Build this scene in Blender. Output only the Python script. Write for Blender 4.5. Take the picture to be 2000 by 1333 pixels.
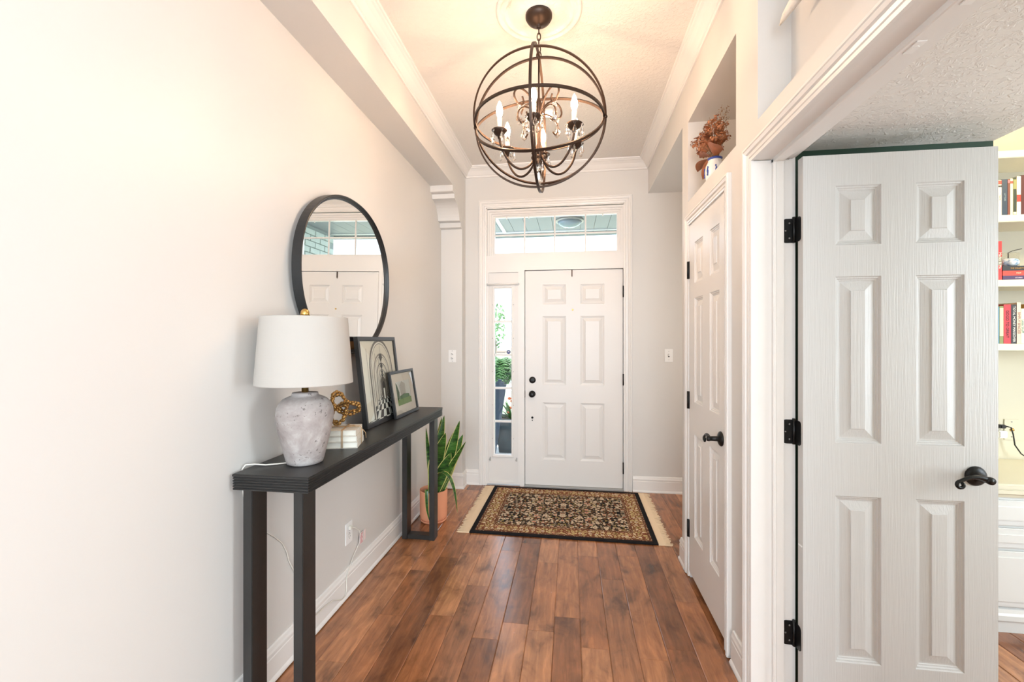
import bpy, bmesh, math, random
from math import sin, cos, pi, radians, atan, sqrt
from mathutils import Vector, Matrix

random.seed(7)
for o in list(bpy.data.objects):
    bpy.data.objects.remove(o)
SC = bpy.context.scene
COL = SC.collection

# ------------------------------------------------------------------ camera, light, exposure
TH = atan(116 / 850)
CAM_H = 1.374
cd = bpy.data.cameras.new('camera'); cam = bpy.data.objects.new('camera', cd); COL.objects.link(cam)
cam.location = (0, 0, CAM_H); cam.rotation_euler = (pi / 2, 0, TH)
cd.sensor_width = 36; cd.lens = 36 * 850 / 2000; cd.shift_y = -2.5 / 2000; cd.clip_start = 0.05
SC.camera = cam

SC.view_settings.view_transform = 'Standard'
SC.view_settings.look = 'None'
SC.view_settings.gamma = 1
SC.view_settings.use_curve_mapping = False
SC.view_settings.exposure = 0.84

W = bpy.data.worlds.new('world'); SC.world = W; W.use_nodes = True
bg = W.node_tree.nodes['Background']
bg.inputs['Color'].default_value = (0.74, 0.84, 1.0, 1); bg.inputs['Strength'].default_value = 2.6

def area(name, loc, target, sx, sy, power, col):
    l = bpy.data.lights.new(name, 'AREA'); l.shape = 'RECTANGLE'; l.size = sx; l.size_y = sy
    l.energy = power; l.color = col
    o = bpy.data.objects.new(name, l); COL.objects.link(o); o.location = loc
    d = Vector(target) - Vector(loc); o.rotation_euler = d.to_track_quat('-Z', 'Y').to_euler()
    return o
area('great_room_window_light', (3.85, -1.0, 1.6), (-1.2, -0.6, 1.5), 2.6, 2.0, 24, (0.66, 0.84, 1.0))
area('great_room_rear_window_light', (0.5, -3.7, 1.5), (-0.1, 3.0, 0.9), 2.8, 2.2, 158, (0.78, 0.90, 1.0))
area('great_room_ceiling_bounce', (1.3, -1.6, 1.9), (1.3, -1.6, 3.0), 2.0, 2.0, 50, (0.80, 0.91, 1.0))  # added uplight, gives soft fill off the rear room's ceiling
area('office_window_light', (3.85, 1.4, 1.5), (0.8, 1.6, 1.3), 1.4, 1.5, 8, (0.84, 0.93, 1.0))
area('office_fill_light', (3.0, 0.55, 1.35), (-1.2, 2.5, 0.6), 1.1, 1.5, 46, (0.80, 0.91, 1.0))  # added fill, sent through the doorway onto the left wall under the table
area('office_lamp_light', (2.5, 1.9, 2.5), (2.5, 2.3, 1.5), 0.35, 0.35, 9, (1.0, 0.83, 0.50))
area('alcove_area_light', (2.0, 3.3, 1.5), (0.4, 3.4, 1.2), 0.9, 1.2, 7, (1.0, 0.95, 0.88))  # soft area light inside the alcove, aimed back into the hall
sl = bpy.data.lights.new('sun', 'SUN'); sl.energy = 6.0; sl.angle = radians(0.6); sl.color = (1.0, 0.95, 0.86)
so = bpy.data.objects.new('sun', sl); COL.objects.link(so)
so.rotation_euler = Vector((-0.55, -0.35, -0.95)).to_track_quat('-Z', 'Y').to_euler()

# ------------------------------------------------------------------ materials
def srgb(h):
    h = h.lstrip('#'); v = [int(h[i:i + 2], 16) / 255 for i in (0, 2, 4)]
    return tuple(x / 12.92 if x <= 0.04045 else ((x + 0.055) / 1.055) ** 2.4 for x in v)

class NT:
    def __init__(s, name):
        s.m = bpy.data.materials.new(name); s.m.use_nodes = True; s.t = s.m.node_tree
        s.b = s.t.nodes['Principled BSDF']; s.out = s.t.nodes['Material Output']
    def n(s, typ, **kw):
        nd = s.t.nodes.new(typ)
        for k, v in kw.items():
            if k in nd.inputs: s.set(nd, k, v)
            else: setattr(nd, k, v)
        return nd
    def set(s, nd, k, v):
        i = nd.inputs[k]
        if isinstance(v, bpy.types.NodeSocket): s.t.links.new(v, i)
        else: i.default_value = v
    def l(s, a, b): s.t.links.new(a, b)
    def math(s, op, a, b=None, c=None):
        nd = s.t.nodes.new('ShaderNodeMath'); nd.operation = op
        for i, v in enumerate((a, b, c)):
            if v is None: continue
            if isinstance(v, bpy.types.NodeSocket): s.l(v, nd.inputs[i])
            else: nd.inputs[i].default_value = v
        return nd.outputs[0]
    def mix(s, f, a, b, mode='MIX'):
        nd = s.t.nodes.new('ShaderNodeMix'); nd.data_type = 'RGBA'; nd.blend_type = mode
        for k, v in ((0, f), (6, a), (7, b)):
            if isinstance(v, bpy.types.NodeSocket): s.l(v, nd.inputs[k])
            else: nd.inputs[k].default_value = v if k == 0 else (tuple(v) + (1,))[:4]
        return nd.outputs[2]
    def ramp(s, f, stops, interp='LINEAR'):
        nd = s.t.nodes.new('ShaderNodeValToRGB'); r = nd.color_ramp; r.interpolation = interp
        while len(r.elements) < len(stops): r.elements.new(0.5)
        for e, (p, c) in zip(r.elements, stops):
            e.position = p; e.color = (tuple(c) + (1,))[:4]
        s.l(f, nd.inputs[0]); return nd.outputs[0]
    def vec(s, co, scale=(1, 1, 1), loc=None):
        nd = s.t.nodes.new('ShaderNodeMapping'); nd.inputs['Scale'].default_value = scale
        s.l(co, nd.inputs['Vector'])
        if loc is not None:
            if isinstance(loc, bpy.types.NodeSocket): s.l(loc, nd.inputs['Location'])
            else: nd.inputs['Location'].default_value = loc
        return nd.outputs[0]
    def noise(s, co, sc, detail=3, rough=0.5, dist=0):
        nd = s.n('ShaderNodeTexNoise', Scale=sc, Detail=detail, Roughness=rough, Distortion=dist); s.l(co, nd.inputs['Vector'])
        return nd.outputs['Fac']
    def bump(s, h, strength=0.2, dist=0.01):
        nd = s.n('ShaderNodeBump', Strength=strength, Distance=dist); s.l(h, nd.inputs['Height'])
        s.l(nd.outputs[0], s.b.inputs['Normal'])
    @property
    def pos(s): return s.n('ShaderNodeNewGeometry').outputs['Position']
    @property
    def obj(s): return s.n('ShaderNodeTexCoord').outputs['Object']
    @property
    def rnd(s): return s.n('ShaderNodeObjectInfo').outputs['Random']

def mat(name, col, rough=0.5, metal=0.0, spec=0.5, bump=None, var=None):
    k = NT(name); c = srgb(col) if isinstance(col, str) else col
    k.b.inputs['Base Color'].default_value = (*c, 1); k.b.inputs['Roughness'].default_value = rough
    k.b.inputs['Metallic'].default_value = metal; k.b.inputs['Specular IOR Level'].default_value = spec
    co = None
    if bump:
        sc, st, ds = bump; co = k.pos; k.bump(k.noise(co, sc, 4), st, ds)
    if var:
        sc, amt = var; f = k.noise(co or k.pos, sc, 5, 0.6)
        k.l(k.mix(f, tuple(x * (1 - amt) for x in c), tuple(min(1, x * (1 + amt)) for x in c)), k.b.inputs['Base Color'])
    return k.m

M = {}
M['wall'] = mat('wall paint', (0.665, 0.645, 0.615), 0.42, bump=(60, 0.05, 0.004))
M['niche'] = M['wall']
M['trim'] = mat('white trim paint', (0.79, 0.765, 0.735), 0.30)
M['door'] = mat('white door paint', (0.75, 0.725, 0.695), 0.35)
M['black'] = mat('oil rubbed black metal', (0.016, 0.016, 0.016), 0.38, 0.6)
M['blackwood'] = mat('black stained wood', (0.019, 0.018, 0.017), 0.40, bump=(40, 0.1, 0.003), var=(9, 0.35))
M['frameblack'] = mat('black picture frame', (0.014, 0.015, 0.016), 0.4)
M['bronze'] = mat('dark bronze metal', (0.055, 0.034, 0.024), 0.42, 0.7)
M['brass'] = mat('brushed brass', (0.62, 0.40, 0.13), 0.3, 1.0)
M['gold'] = mat('antique gold', (0.36, 0.21, 0.07), 0.34, 0.9, var=(40, 0.5))
M['green'] = mat('dark green wall paint', (0.010, 0.040, 0.022), 0.5)
M['cream'] = mat('cream shelf paint', (0.70, 0.66, 0.52), 0.4)
M['cab'] = mat('pale grey cabinet paint', (0.70, 0.70, 0.69), 0.4)
M['plate'] = mat('white plastic', (0.86, 0.85, 0.83), 0.35)
M['slot'] = mat('dark slot', (0.05, 0.05, 0.05), 0.6)
M['shade'] = None
M['pot'] = mat('terracotta', (0.80, 0.34, 0.19), 0.75, bump=(80, 0.05, 0.002))
M['soil'] = mat('soil', (0.045, 0.03, 0.02), 0.95, bump=(120, 0.8, 0.01))
M['paper'] = mat('old book paper', (0.78, 0.76, 0.68), 0.8, bump=(300, 0.3, 0.002))
M['bookwhite'] = mat('worn off-white book cover', (0.66, 0.62, 0.54), 0.7, var=(45, 0.25))
M['twine'] = mat('jute twine', (0.42, 0.27, 0.14), 0.9)
M['cord'] = mat('clear lamp cord', (0.72, 0.69, 0.62), 0.35)
M['blackcord'] = mat('black cord', (0.012, 0.010, 0.010), 0.4)
M['fringe'] = mat('cream rug fringe', (0.84, 0.65, 0.44), 0.95, bump=(200, 0.4, 0.004))
M['rugedge'] = mat('black rug binding', (0.008, 0.008, 0.010), 0.95)
M['mat_board'] = mat('cream mat board', (0.80, 0.71, 0.62), 0.8)
M['kraft'] = mat('brown backing board', (0.40, 0.20, 0.07), 0.8)
M['threshold'] = mat('grey metal threshold', (0.42, 0.41, 0.39), 0.4, 0.4)
M['soffit'] = mat('porch ceiling paint', (0.28, 0.29, 0.32), 0.5, bump=(30, 0.1, 0.004))
M['beam'] = mat('porch beam paint', (0.08, 0.10, 0.12), 0.5)
M['concrete'] = mat('porch concrete', (0.45, 0.44, 0.42), 0.8, var=(10, 0.2))
M['lawn'] = mat('lawn grass', (0.22, 0.26, 0.15), 0.9, var=(6, 0.4))
M['drive'] = mat('driveway concrete', (0.62, 0.60, 0.56), 0.8)
M['slate'] = mat('slate blue planter', (0.032, 0.045, 0.052), 0.6, var=(14, 0.4))
M['navywood'] = mat('blue grey weathered wood', (0.022, 0.035, 0.055), 0.65, var=(20, 0.4))
M['fern'] = mat('fern green', (0.05, 0.15, 0.03), 0.6, var=(12, 0.5))
M['treeleaf'] = mat('tree leaf green', (0.10, 0.21, 0.06), 0.7, var=(3, 0.5))
M['bark'] = mat('bark', (0.12, 0.09, 0.06), 0.9)
M['flower'] = mat('orange flower', (0.65, 0.14, 0.06), 0.7)
M['brick'] = mat('painted pale brick', (0.56, 0.60, 0.56), 0.8, bump=(60, 0.4, 0.004), var=(14, 0.18))
M['mortar'] = mat('grey mortar', (0.30, 0.33, 0.32), 0.9)
M['copperleaf'] = mat('dried copper leaf', (0.36, 0.12, 0.045), 0.5, var=(25, 0.45))
M['driedpetal'] = mat('dried rust petals', (0.40, 0.16, 0.07), 0.7, var=(40, 0.6))
M['driedstem'] = mat('dried stem', (0.26, 0.15, 0.08), 0.85)
M['china'] = mat('white china', (0.82, 0.82, 0.80), 0.2)
M['chinablue'] = mat('cobalt glaze', (0.04, 0.08, 0.35), 0.25)
M['candle'] = mat('candle sleeve', (0.85, 0.80, 0.70), 0.5)
M['screw'] = mat('screw steel', (0.25, 0.24, 0.23), 0.4, 0.8)

def make_special():
    # orange-peel / knockdown ceiling
    k = NT('textured ceiling paint'); k.b.inputs['Base Color'].default_value = (0.80, 0.765, 0.72, 1); k.b.inputs['Roughness'].default_value = 0.6
    co = k.pos; f = k.ramp(k.noise(co, 42, 4, 0.6, 0.8), [(0.48, (0, 0, 0)), (0.60, (1, 1, 1))]); k.bump(f, 0.32, 0.008); M['ceiling'] = k.m
    # embossed wood grain door
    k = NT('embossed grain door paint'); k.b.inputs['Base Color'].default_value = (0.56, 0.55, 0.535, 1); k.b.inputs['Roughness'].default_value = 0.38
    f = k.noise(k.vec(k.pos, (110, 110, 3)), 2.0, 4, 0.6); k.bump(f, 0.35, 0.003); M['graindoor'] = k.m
    # floor planks
    k = NT('hand scraped maple plank'); r = k.rnd; co = k.pos
    off = k.n('ShaderNodeCombineXYZ'); k.l(k.math('MULTIPLY', r, 37.0), off.inputs[0]); k.l(k.math('MULTIPLY', r, 91.0), off.inputs[1])
    v = k.vec(co, (1, 0.09, 1), off.outputs[0])
    grain = k.noise(v, 55, 6, 0.65, 0.6)
    rings = k.n('ShaderNodeTexWave', Scale=7.0, Distortion=9.0, Detail=3.0); rings.inputs['Detail Scale'].default_value = 1.6; k.l(k.vec(co, (1, 0.28, 1), off.outputs[0]), rings.inputs['Vector'])
    blot = k.noise(k.vec(co, (1, 0.55, 1), off.outputs[0]), 9, 4, 0.6, 0.5)
    base = k.ramp(r, [(0.0, (0.20, 0.072, 0.027)), (0.25, (0.30, 0.112, 0.042)), (0.5, (0.375, 0.150, 0.060)), (0.75, (0.44, 0.192, 0.084)), (1.0, (0.26, 0.100, 0.041))])
    g2 = k.ramp(grain, [(0.30, (0.70, 0.67, 0.65)), (0.5, (1, 1, 1)), (0.70, (1.16, 1.14, 1.11))])
    b2 = k.ramp(blot, [(0.30, (0.44, 0.41, 0.40)), (0.45, (0.93, 0.93, 0.93)), (0.66, (1.24, 1.22, 1.2))])
    w2 = k.ramp(rings.outputs['Fac'], [(0.0, (0.80, 0.78, 0.76)), (0.75, (1, 1, 1)), (0.95, (1.5, 1.5, 1.5))])
    c = k.mix(1.0, base, g2, 'MULTIPLY'); c = k.mix(1.0, c, b2, 'MULTIPLY'); c = k.mix(0.28, c, w2, 'MULTIPLY')
    k.l(c, k.b.inputs['Base Color'])
    k.l(k.ramp(blot, [(0.2, (0.19,) * 3), (0.8, (0.28,) * 3)]), k.b.inputs['Roughness'])
    scr = k.noise(k.vec(co, (0.35, 1, 1), off.outputs[0]), 16, 2, 0.4)
    h = k.math('ADD', k.math('MULTIPLY', scr, 0.8), k.math('MULTIPLY', grain, 0.12)); k.b.inputs['Specular IOR Level'].default_value = 0.75; k.bump(h, 0.13, 0.008); M['plank'] = k.m
    # rug
    k = NT('oriental rug pile'); t = k.obj; s = k.n('ShaderNodeSeparateXYZ'); k.l(t, s.inputs[0])
    ax = k.math('ABSOLUTE', s.outputs[0]); ay = k.math('ABSOLUTE', s.outputs[1])
    cx = k.n('ShaderNodeCombineXYZ'); k.l(ax, cx.inputs[0]); k.l(ay, cx.inputs[1]); p = cx.outputs[0]
    nz = k.n('ShaderNodeTexNoise', Scale=18.0, Detail=2.0); k.l(p, nz.inputs['Vector'])
    pv = k.n('ShaderNodeVectorMath'); pv.operation = 'MULTIPLY_ADD'; k.l(nz.outputs['Color'], pv.inputs[0]); pv.inputs[1].default_value = (0.02, 0.02, 0.02); k.l(p, pv.inputs[2]); pw = pv.outputs[0]
    def flowers(vec, sc, stops_ring, palette, rnd=0.75):
        vo = k.n('ShaderNodeTexVoronoi', Scale=sc, Randomness=rnd); k.l(vec, vo.inputs['Vector'])
        pal = k.ramp(vo.outputs['Color'], palette, 'CONSTANT')
        return vo.outputs['Distance'], pal
    cream, rose, olive, rust, ink, sage = (0.66, 0.52, 0.36), (0.55, 0.25, 0.16), (0.28, 0.21, 0.07), (0.20, 0.065, 0.032), (0.012, 0.011, 0.012), (0.34, 0.25, 0.16)
    d1, p1 = flowers(pw, 17, None, [(0, rose), (0.22, cream), (0.42, rust), (0.5, olive), (0.62, rose), (0.8, cream)], 0.8)
    d2, p2 = flowers(pw, 46, None, [(0, cream), (0.25, sage), (0.42, rust), (0.55, cream), (0.78, olive)], 1.0)
    ve = k.n('ShaderNodeTexVoronoi', Scale=30.0); ve.feature = 'DISTANCE_TO_EDGE'; k.l(pw, ve.inputs['Vector'])
    vine = k.math('LESS_THAN', ve.outputs['Distance'], 0.045)
    field = k.mix(vine, ink, (0.23, 0.12, 0.05))
    field = k.mix(k.math('LESS_THAN', d2, 0.46), field, p2)
    field = k.mix(k.math('LESS_THAN', d2, 0.12), field, rust)
    field = k.mix(k.math('LESS_THAN', d1, 0.36), field, ink)
    field = k.mix(k.math('LESS_THAN', d1, 0.31), field, cream)
    field = k.mix(k.math('LESS_THAN', d1, 0.26), field, p1)
    field = k.mix(k.math('LESS_THAN', d1, 0.11), field, rust)
    field = k.mix(k.math('LESS_THAN', d1, 0.06), field, cream)
    # border
    bd, bp = flowers(pw, 24, None, [(0, cream), (0.35, olive), (0.6, (0.50, 0.37, 0.16)), (0.85, rose)], 0.5)
    be = k.n('ShaderNodeTexVoronoi', Scale=40.0); be.feature = 'DISTANCE_TO_EDGE'; k.l(pw, be.inputs['Vector'])
    border = k.mix(k.math('LESS_THAN', be.outputs['Distance'], 0.16), (0.58, 0.43, 0.21), rust)
    border = k.mix(k.math('LESS_THAN', bd, 0.30), border, bp)
    border = k.mix(k.math('LESS_THAN', bd, 0.13), border, (0.10, 0.02, 0.012))
    dx = k.math('SUBTRACT', 0.65, ax); dy = k.math('SUBTRACT', 0.495, ay); e = k.math('MINIMUM', dx, dy)
    gd = k.n('ShaderNodeTexVoronoi', Scale=70.0); k.l(p, gd.inputs['Vector'])
    guard = k.mix(k.math('LESS_THAN', gd.outputs['Distance'], 0.33), (0.14, 0.055, 0.03), (0.50, 0.34, 0.20))
    c = k.mix(k.math('LESS_THAN', e, 0.170), field, guard)
    c = k.mix(k.math('LESS_THAN', e, 0.145), c, border)
    c = k.mix(k.math('LESS_THAN', e, 0.055), c, guard)
    c = k.mix(k.math('LESS_THAN', e, 0.035), c, ink)
    k.l(c, k.b.inputs['Base Color']); k.b.inputs['Roughness'].default_value = 0.95; k.b.inputs['Specular IOR Level'].default_value = 0.15
    k.bump(k.noise(t, 500, 2), 0.4, 0.004); M['rug'] = k.m
    # concrete lamp base
    k = NT('mottled concrete glaze'); co = k.obj
    n1 = k.noise(co, 9, 5, 0.65, 0.4); n2 = k.noise(co, 70, 3, 0.7)
    patch = k.noise(co, 11, 2)
    c = k.ramp(n1, [(0.30, (0.23, 0.195, 0.185)), (0.52, (0.36, 0.325, 0.31)), (0.72, (0.52, 0.50, 0.49))])
    pit = k.math('MULTIPLY', k.math('GREATER_THAN', n2, 0.62), k.math('GREATER_THAN', patch, 0.50))
    c = k.mix(k.math('MULTIPLY', pit, 0.75), c, (0.10, 0.085, 0.08))
    k.l(c, k.b.inputs['Base Color']); k.b.inputs['Roughness'].default_value = 0.75
    k.bump(k.math('SUBTRACT', n1, k.math('MULTIPLY', pit, 0.5)), 0.25, 0.006); M['concrete_lamp'] = k.m
    # linen shade
    k = NT('white linen shade'); k.b.inputs['Base Color'].default_value = (0.46, 0.435, 0.40, 1); k.b.inputs['Roughness'].default_value = 0.9
    co = k.obj
    f = k.math('ADD', k.noise(k.vec(co, (20, 20, 420)), 1, 2), k.noise(k.vec(co, (160, 160, 12)), 2, 2)); k.bump(f, 0.12, 0.002)
    M['shade'] = k.m
    # glass
    k = NT('window glass'); t = k.t
    tr = k.n('ShaderNodeBsdfTransparent'); tr.inputs[0].default_value = (0.93, 0.97, 0.97, 1)
    gl = k.n('ShaderNodeBsdfGlossy'); gl.inputs['Roughness'].default_value = 0.0
    fr = k.n('ShaderNodeFresnel', IOR=1.45); mx = k.n('ShaderNodeMixShader')
    k.l(k.math('MULTIPLY', fr.outputs[0], 0.8), mx.inputs[0]); k.l(tr.outputs[0], mx.inputs[1]); k.l(gl.outputs[0], mx.inputs[2]); k.l(mx.outputs[0], k.out.inputs[0]); M['glass'] = k.m
    # crystal
    k = NT('cut crystal'); g = k.n('ShaderNodeBsdfGlass', IOR=1.5, Roughness=0.0); g.inputs['Color'].default_value = (1, 0.99, 0.97, 1)
    tr = k.n('ShaderNodeBsdfTransparent'); mx = k.n('ShaderNodeMixShader'); mx.inputs[0].default_value = 0.3
    k.l(g.outputs[0], mx.inputs[1]); k.l(tr.outputs[0], mx.inputs[2]); k.l(mx.outputs[0], k.out.inputs[0]); M['crystal'] = k.m
    # mirror
    M['mirror'] = mat('mirror silver', (0.90, 0.90, 0.88), 0.0, 1.0)
    def emit(name, col, st):
        k = NT(name); e = k.n('ShaderNodeEmission'); e.inputs[0].default_value = (*col, 1); e.inputs[1].default_value = st
        k.l(e.outputs[0], k.out.inputs[0]); return k.m
    M['bulb'] = emit('lit candle bulb', (1.0, 0.65, 0.40), 172)
    M['canlight'] = emit('lit ceiling lens', (1.0, 0.82, 0.60), 30)
    # snake plant
    k = NT('snake plant green'); co = k.obj; b = k.noise(k.vec(co, (14, 14, 60)), 1.0, 3, 0.6, 1.2)
    k.l(k.ramp(b, [(0.36, (0.008, 0.036, 0.008)), (0.52, (0.032, 0.11, 0.014)), (0.68, (0.08, 0.20, 0.035))]), k.b.inputs['Base Color']); k.b.inputs['Roughness'].default_value = 0.35; M['snake'] = k.m
    M['snakeedge'] = mat('snake plant yellow margin', (0.62, 0.58, 0.20), 0.4)
    # whitewashed wood
    k = NT('chipped white washed wood'); co = k.pos; f = k.noise(co, 40, 5, 0.7)
    k.l(k.ramp(f, [(0.30, (0.20, 0.15, 0.10)), (0.38, (0.80, 0.76, 0.70))]), k.b.inputs['Base Color']); k.b.inputs['Roughness'].default_value = 0.8; k.bump(f, 0.5, 0.006); M['whitewood'] = k.m
    # blue white glass
    k = NT('swirled blue white glass'); f = k.noise(k.obj, 45, 3, 0.6, 1.0)
    k.l(k.ramp(f, [(0.40, (0.72, 0.77, 0.80)), (0.55, (0.40, 0.52, 0.66)), (0.7, (0.12, 0.22, 0.42))]), k.b.inputs['Base Color']); k.b.inputs['Roughness'].default_value = 0.08; M['swirlglass'] = k.m
make_special()
_flat = {}
def flat(col, rough=0.55):
    if (col, rough) not in _flat: _flat[(col, rough)] = mat('colour ' + col, col, rough)
    return _flat[(col, rough)]

# ------------------------------------------------------------------ mesh builder
class MB:
    def __init__(s): s.v = []; s.f = []; s.m = []; s.sm = []
    def add(s, vs, fs, mi=0, smooth=False):
        b = len(s.v); s.v += [tuple(v) for v in vs]
        for f in fs: s.f.append([i + b for i in f]); s.m.append(mi); s.sm.append(smooth)
        return s
    def box(s, a, b, mi=0):
        x0, x1 = sorted((a[0], b[0])); y0, y1 = sorted((a[1], b[1])); z0, z1 = sorted((a[2], b[2]))
        return s.add([(x0, y0, z0), (x1, y0, z0), (x1, y1, z0), (x0, y1, z0), (x0, y0, z1), (x1, y0, z1), (x1, y1, z1), (x0, y1, z1)],
                     [(3, 2, 1, 0), (4, 5, 6, 7), (0, 1, 5, 4), (1, 2, 6, 5), (2, 3, 7, 6), (3, 0, 4, 7)], mi)
    def cells(s, xs, ys, zs, solid, mi=0):
        nx, ny, nz = len(xs) - 1, len(ys) - 1, len(zs) - 1
        S = {(i, j, k) for i in range(nx) for j in range(ny) for k in range(nz)
             if solid((xs[i] + xs[i + 1]) / 2, (ys[j] + ys[j + 1]) / 2, (zs[k] + zs[k + 1]) / 2)}
        idx = {}; vs = []; fs = []
        def V(i, j, k):
            if (i, j, k) not in idx: idx[(i, j, k)] = len(vs); vs.append((xs[i], ys[j], zs[k]))
            return idx[(i, j, k)]
        for (i, j, k) in S:
            if (i - 1, j, k) not in S: fs.append((V(i, j, k), V(i, j, k + 1), V(i, j + 1, k + 1), V(i, j + 1, k)))
            if (i + 1, j, k) not in S: fs.append((V(i + 1, j, k), V(i + 1, j + 1, k), V(i + 1, j + 1, k + 1), V(i + 1, j, k + 1)))
            if (i, j - 1, k) not in S: fs.append((V(i, j, k), V(i + 1, j, k), V(i + 1, j, k + 1), V(i, j, k + 1)))
            if (i, j + 1, k) not in S: fs.append((V(i, j + 1, k), V(i, j + 1, k + 1), V(i + 1, j + 1, k + 1), V(i + 1, j + 1, k)))
            if (i, j, k - 1) not in S: fs.append((V(i, j, k), V(i, j + 1, k), V(i + 1, j + 1, k), V(i + 1, j, k)))
            if (i, j, k + 1) not in S: fs.append((V(i, j, k + 1), V(i + 1, j, k + 1), V(i + 1, j + 1, k + 1), V(i, j + 1, k + 1)))
        return s.add(vs, fs, mi)
    def prism(s, poly, fn, a, b, mi=0):
        n = len(poly); vs = [fn(p, q, a) for p, q in poly] + [fn(p, q, b) for p, q in poly]
        return s.add(vs, [tuple(range(n))[::-1], tuple(range(n, 2 * n))] + [(i, (i + 1) % n, n + (i + 1) % n, n + i) for i in range(n)], mi)
    def sweep(s, path, prof, fn, closed=False, mi=0):
        """path in a plane (u,v); prof = (d offset along left normal, h); fn(u,v,h) -> xyz"""
        n = len(path); P = [Vector(p) for p in path]; rings = []
        for i in range(n):
            d0 = (P[i] - P[i - 1]).normalized() if (i > 0 or closed) else None
            d1 = (P[(i + 1) % n] - P[i]).normalized() if (i < n - 1 or closed) else None
            if d0 is None: d0 = d1
            if d1 is None: d1 = d0
            n0 = Vector((-d0.y, d0.x)); n1 = Vector((-d1.y, d1.x)); m = (n0 + n1)
            m = m / max(m.dot(n0), 1e-6)
            rings.append([fn(P[i].x + m.x * d, P[i].y + m.y * d, h) for d, h in prof])
        k = len(prof); vs = [v for r in rings for v in r]; fs = []
        for i in range(n if closed else n - 1):
            a, b = i * k, ((i + 1) % n) * k
            fs += [(a + j, a + (j + 1) % k, b + (j + 1) % k, b + j) for j in range(k)]
        if not closed: fs += [tuple(range(k))[::-1], tuple(range((n - 1) * k, n * k))]
        return s.add(vs, fs, mi)
    def tube(s, pts, r, seg=8, mi=0, closed=False, cap=True):
        P = [Vector(p) for p in pts]; n = len(P); R = r if isinstance(r, (list, tuple)) else [r] * n
        vs = []; fs = []; up = None
        for i in range(n):
            if closed: t = P[(i + 1) % n] - P[i - 1]
            else: t = P[min(i + 1, n - 1)] - P[max(i - 1, 0)]
            t.normalize()
            if up is None:
                up = Vector((0, 0, 1)) if abs(t.z) < 0.9 else Vector((1, 0, 0))
            a = (up - t * up.dot(t)).normalized(); b = t.cross(a); up = a
            for j in range(seg):
                q = 2 * pi * j / seg; vs.append(P[i] + (a * cos(q) + b * sin(q)) * R[i])
        for i in range(n if closed else n - 1):
            i2 = (i + 1) % n
            fs += [(i * seg + j, i * seg + (j + 1) % seg, i2 * seg + (j + 1) % seg, i2 * seg + j) for j in range(seg)]
        s.add(vs, fs, mi, True)
        if cap and not closed:
            b = len(s.v) - len(vs)
            s.f += [[b + j for j in range(seg)][::-1], [b + (n - 1) * seg + j for j in range(seg)]]; s.m += [mi, mi]; s.sm += [False, False]
        return s
    def lathe(s, prof, c, axis='z', seg=32, mi=0, smooth=True):
        """prof = (radius, height); axis 'z','x','-x','y','-y'"""
        vs = []; fs = []; n = len(prof)
        def put(r, h, q):
            x, y = r * cos(q), r * sin(q)
            return {'z': (x, y, h), 'x': (h, x, y), '-x': (-h, x, y), 'y': (x, h, y), '-y': (x, -h, y)}[axis]
        for r, h in prof:
            for j in range(seg):
                p = put(max(r, 1e-5), h, 2 * pi * j / seg); vs.append((p[0] + c[0], p[1] + c[1], p[2] + c[2]))
        for i in range(n - 1):
            fs += [(i * seg + j, i * seg + (j + 1) % seg, (i + 1) * seg + (j + 1) % seg, (i + 1) * seg + j) for j in range(seg)]
        s.add(vs, fs, mi, smooth)
        b = len(s.v) - len(vs)
        if prof[0][0] > 1e-4: s.f.append([b + j for j in range(seg)]); s.m.append(mi); s.sm.append(False)
        if prof[-1][0] > 1e-4: s.f.append([b + (n - 1) * seg + j for j in range(seg)]); s.m.append(mi); s.sm.append(False)
        return s
    def ball(s, c, r, seg=12, rings=8, mi=0, sc=(1, 1, 1)):
        vs = [(c[0], c[1], c[2] - r * sc[2])]; fs = []
        for i in range(1, rings):
            a = pi * i / rings
            for j in range(seg):
                q = 2 * pi * j / seg
                vs.append((c[0] + r * sc[0] * sin(a) * cos(q), c[1] + r * sc[1] * sin(a) * sin(q), c[2] - r * sc[2] * cos(a)))
        vs.append((c[0], c[1], c[2] + r * sc[2])); T = len(vs) - 1
        fs += [(0, 1 + (j + 1) % seg, 1 + j) for j in range(seg)]
        for i in range(rings - 2):
            a, b = 1 + i * seg, 1 + (i + 1) * seg
            fs += [(a + j, a + (j + 1) % seg, b + (j + 1) % seg, b + j) for j in range(seg)]
        a = 1 + (rings - 2) * seg
        fs += [(a + j, a + (j + 1) % seg, T) for j in range(seg)]
        return s.add(vs, fs, mi, True)
    def ring(s, c, R, w, t, ax, seg=72, mi=0):
        """flat bar ring, radius R, bar width w along axis, thickness t radially; ax = axis Vector"""
        ax = Vector(ax).normalized(); a = ax.orthogonal().normalized(); b = ax.cross(a); vs = []; fs = []
        for j in range(seg):
            q = 2 * pi * j / seg; d = a * cos(q) + b * sin(q)
            for rr, hh in ((R - t / 2, -w / 2), (R + t / 2, -w / 2), (R + t / 2, w / 2), (R - t / 2, w / 2)):
                vs.append(Vector(c) + d * rr + ax * hh)
        for j in range(seg):
            A, B = j * 4, ((j + 1) % seg) * 4
            fs += [(A + i, A + (i + 1) % 4, B + (i + 1) % 4, B + i) for i in range(4)]
        return s.add(vs, fs, mi)
    def xf(s, mtx):
        s.v = [tuple(mtx @ Vector(v)) for v in s.v]; return s
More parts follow.
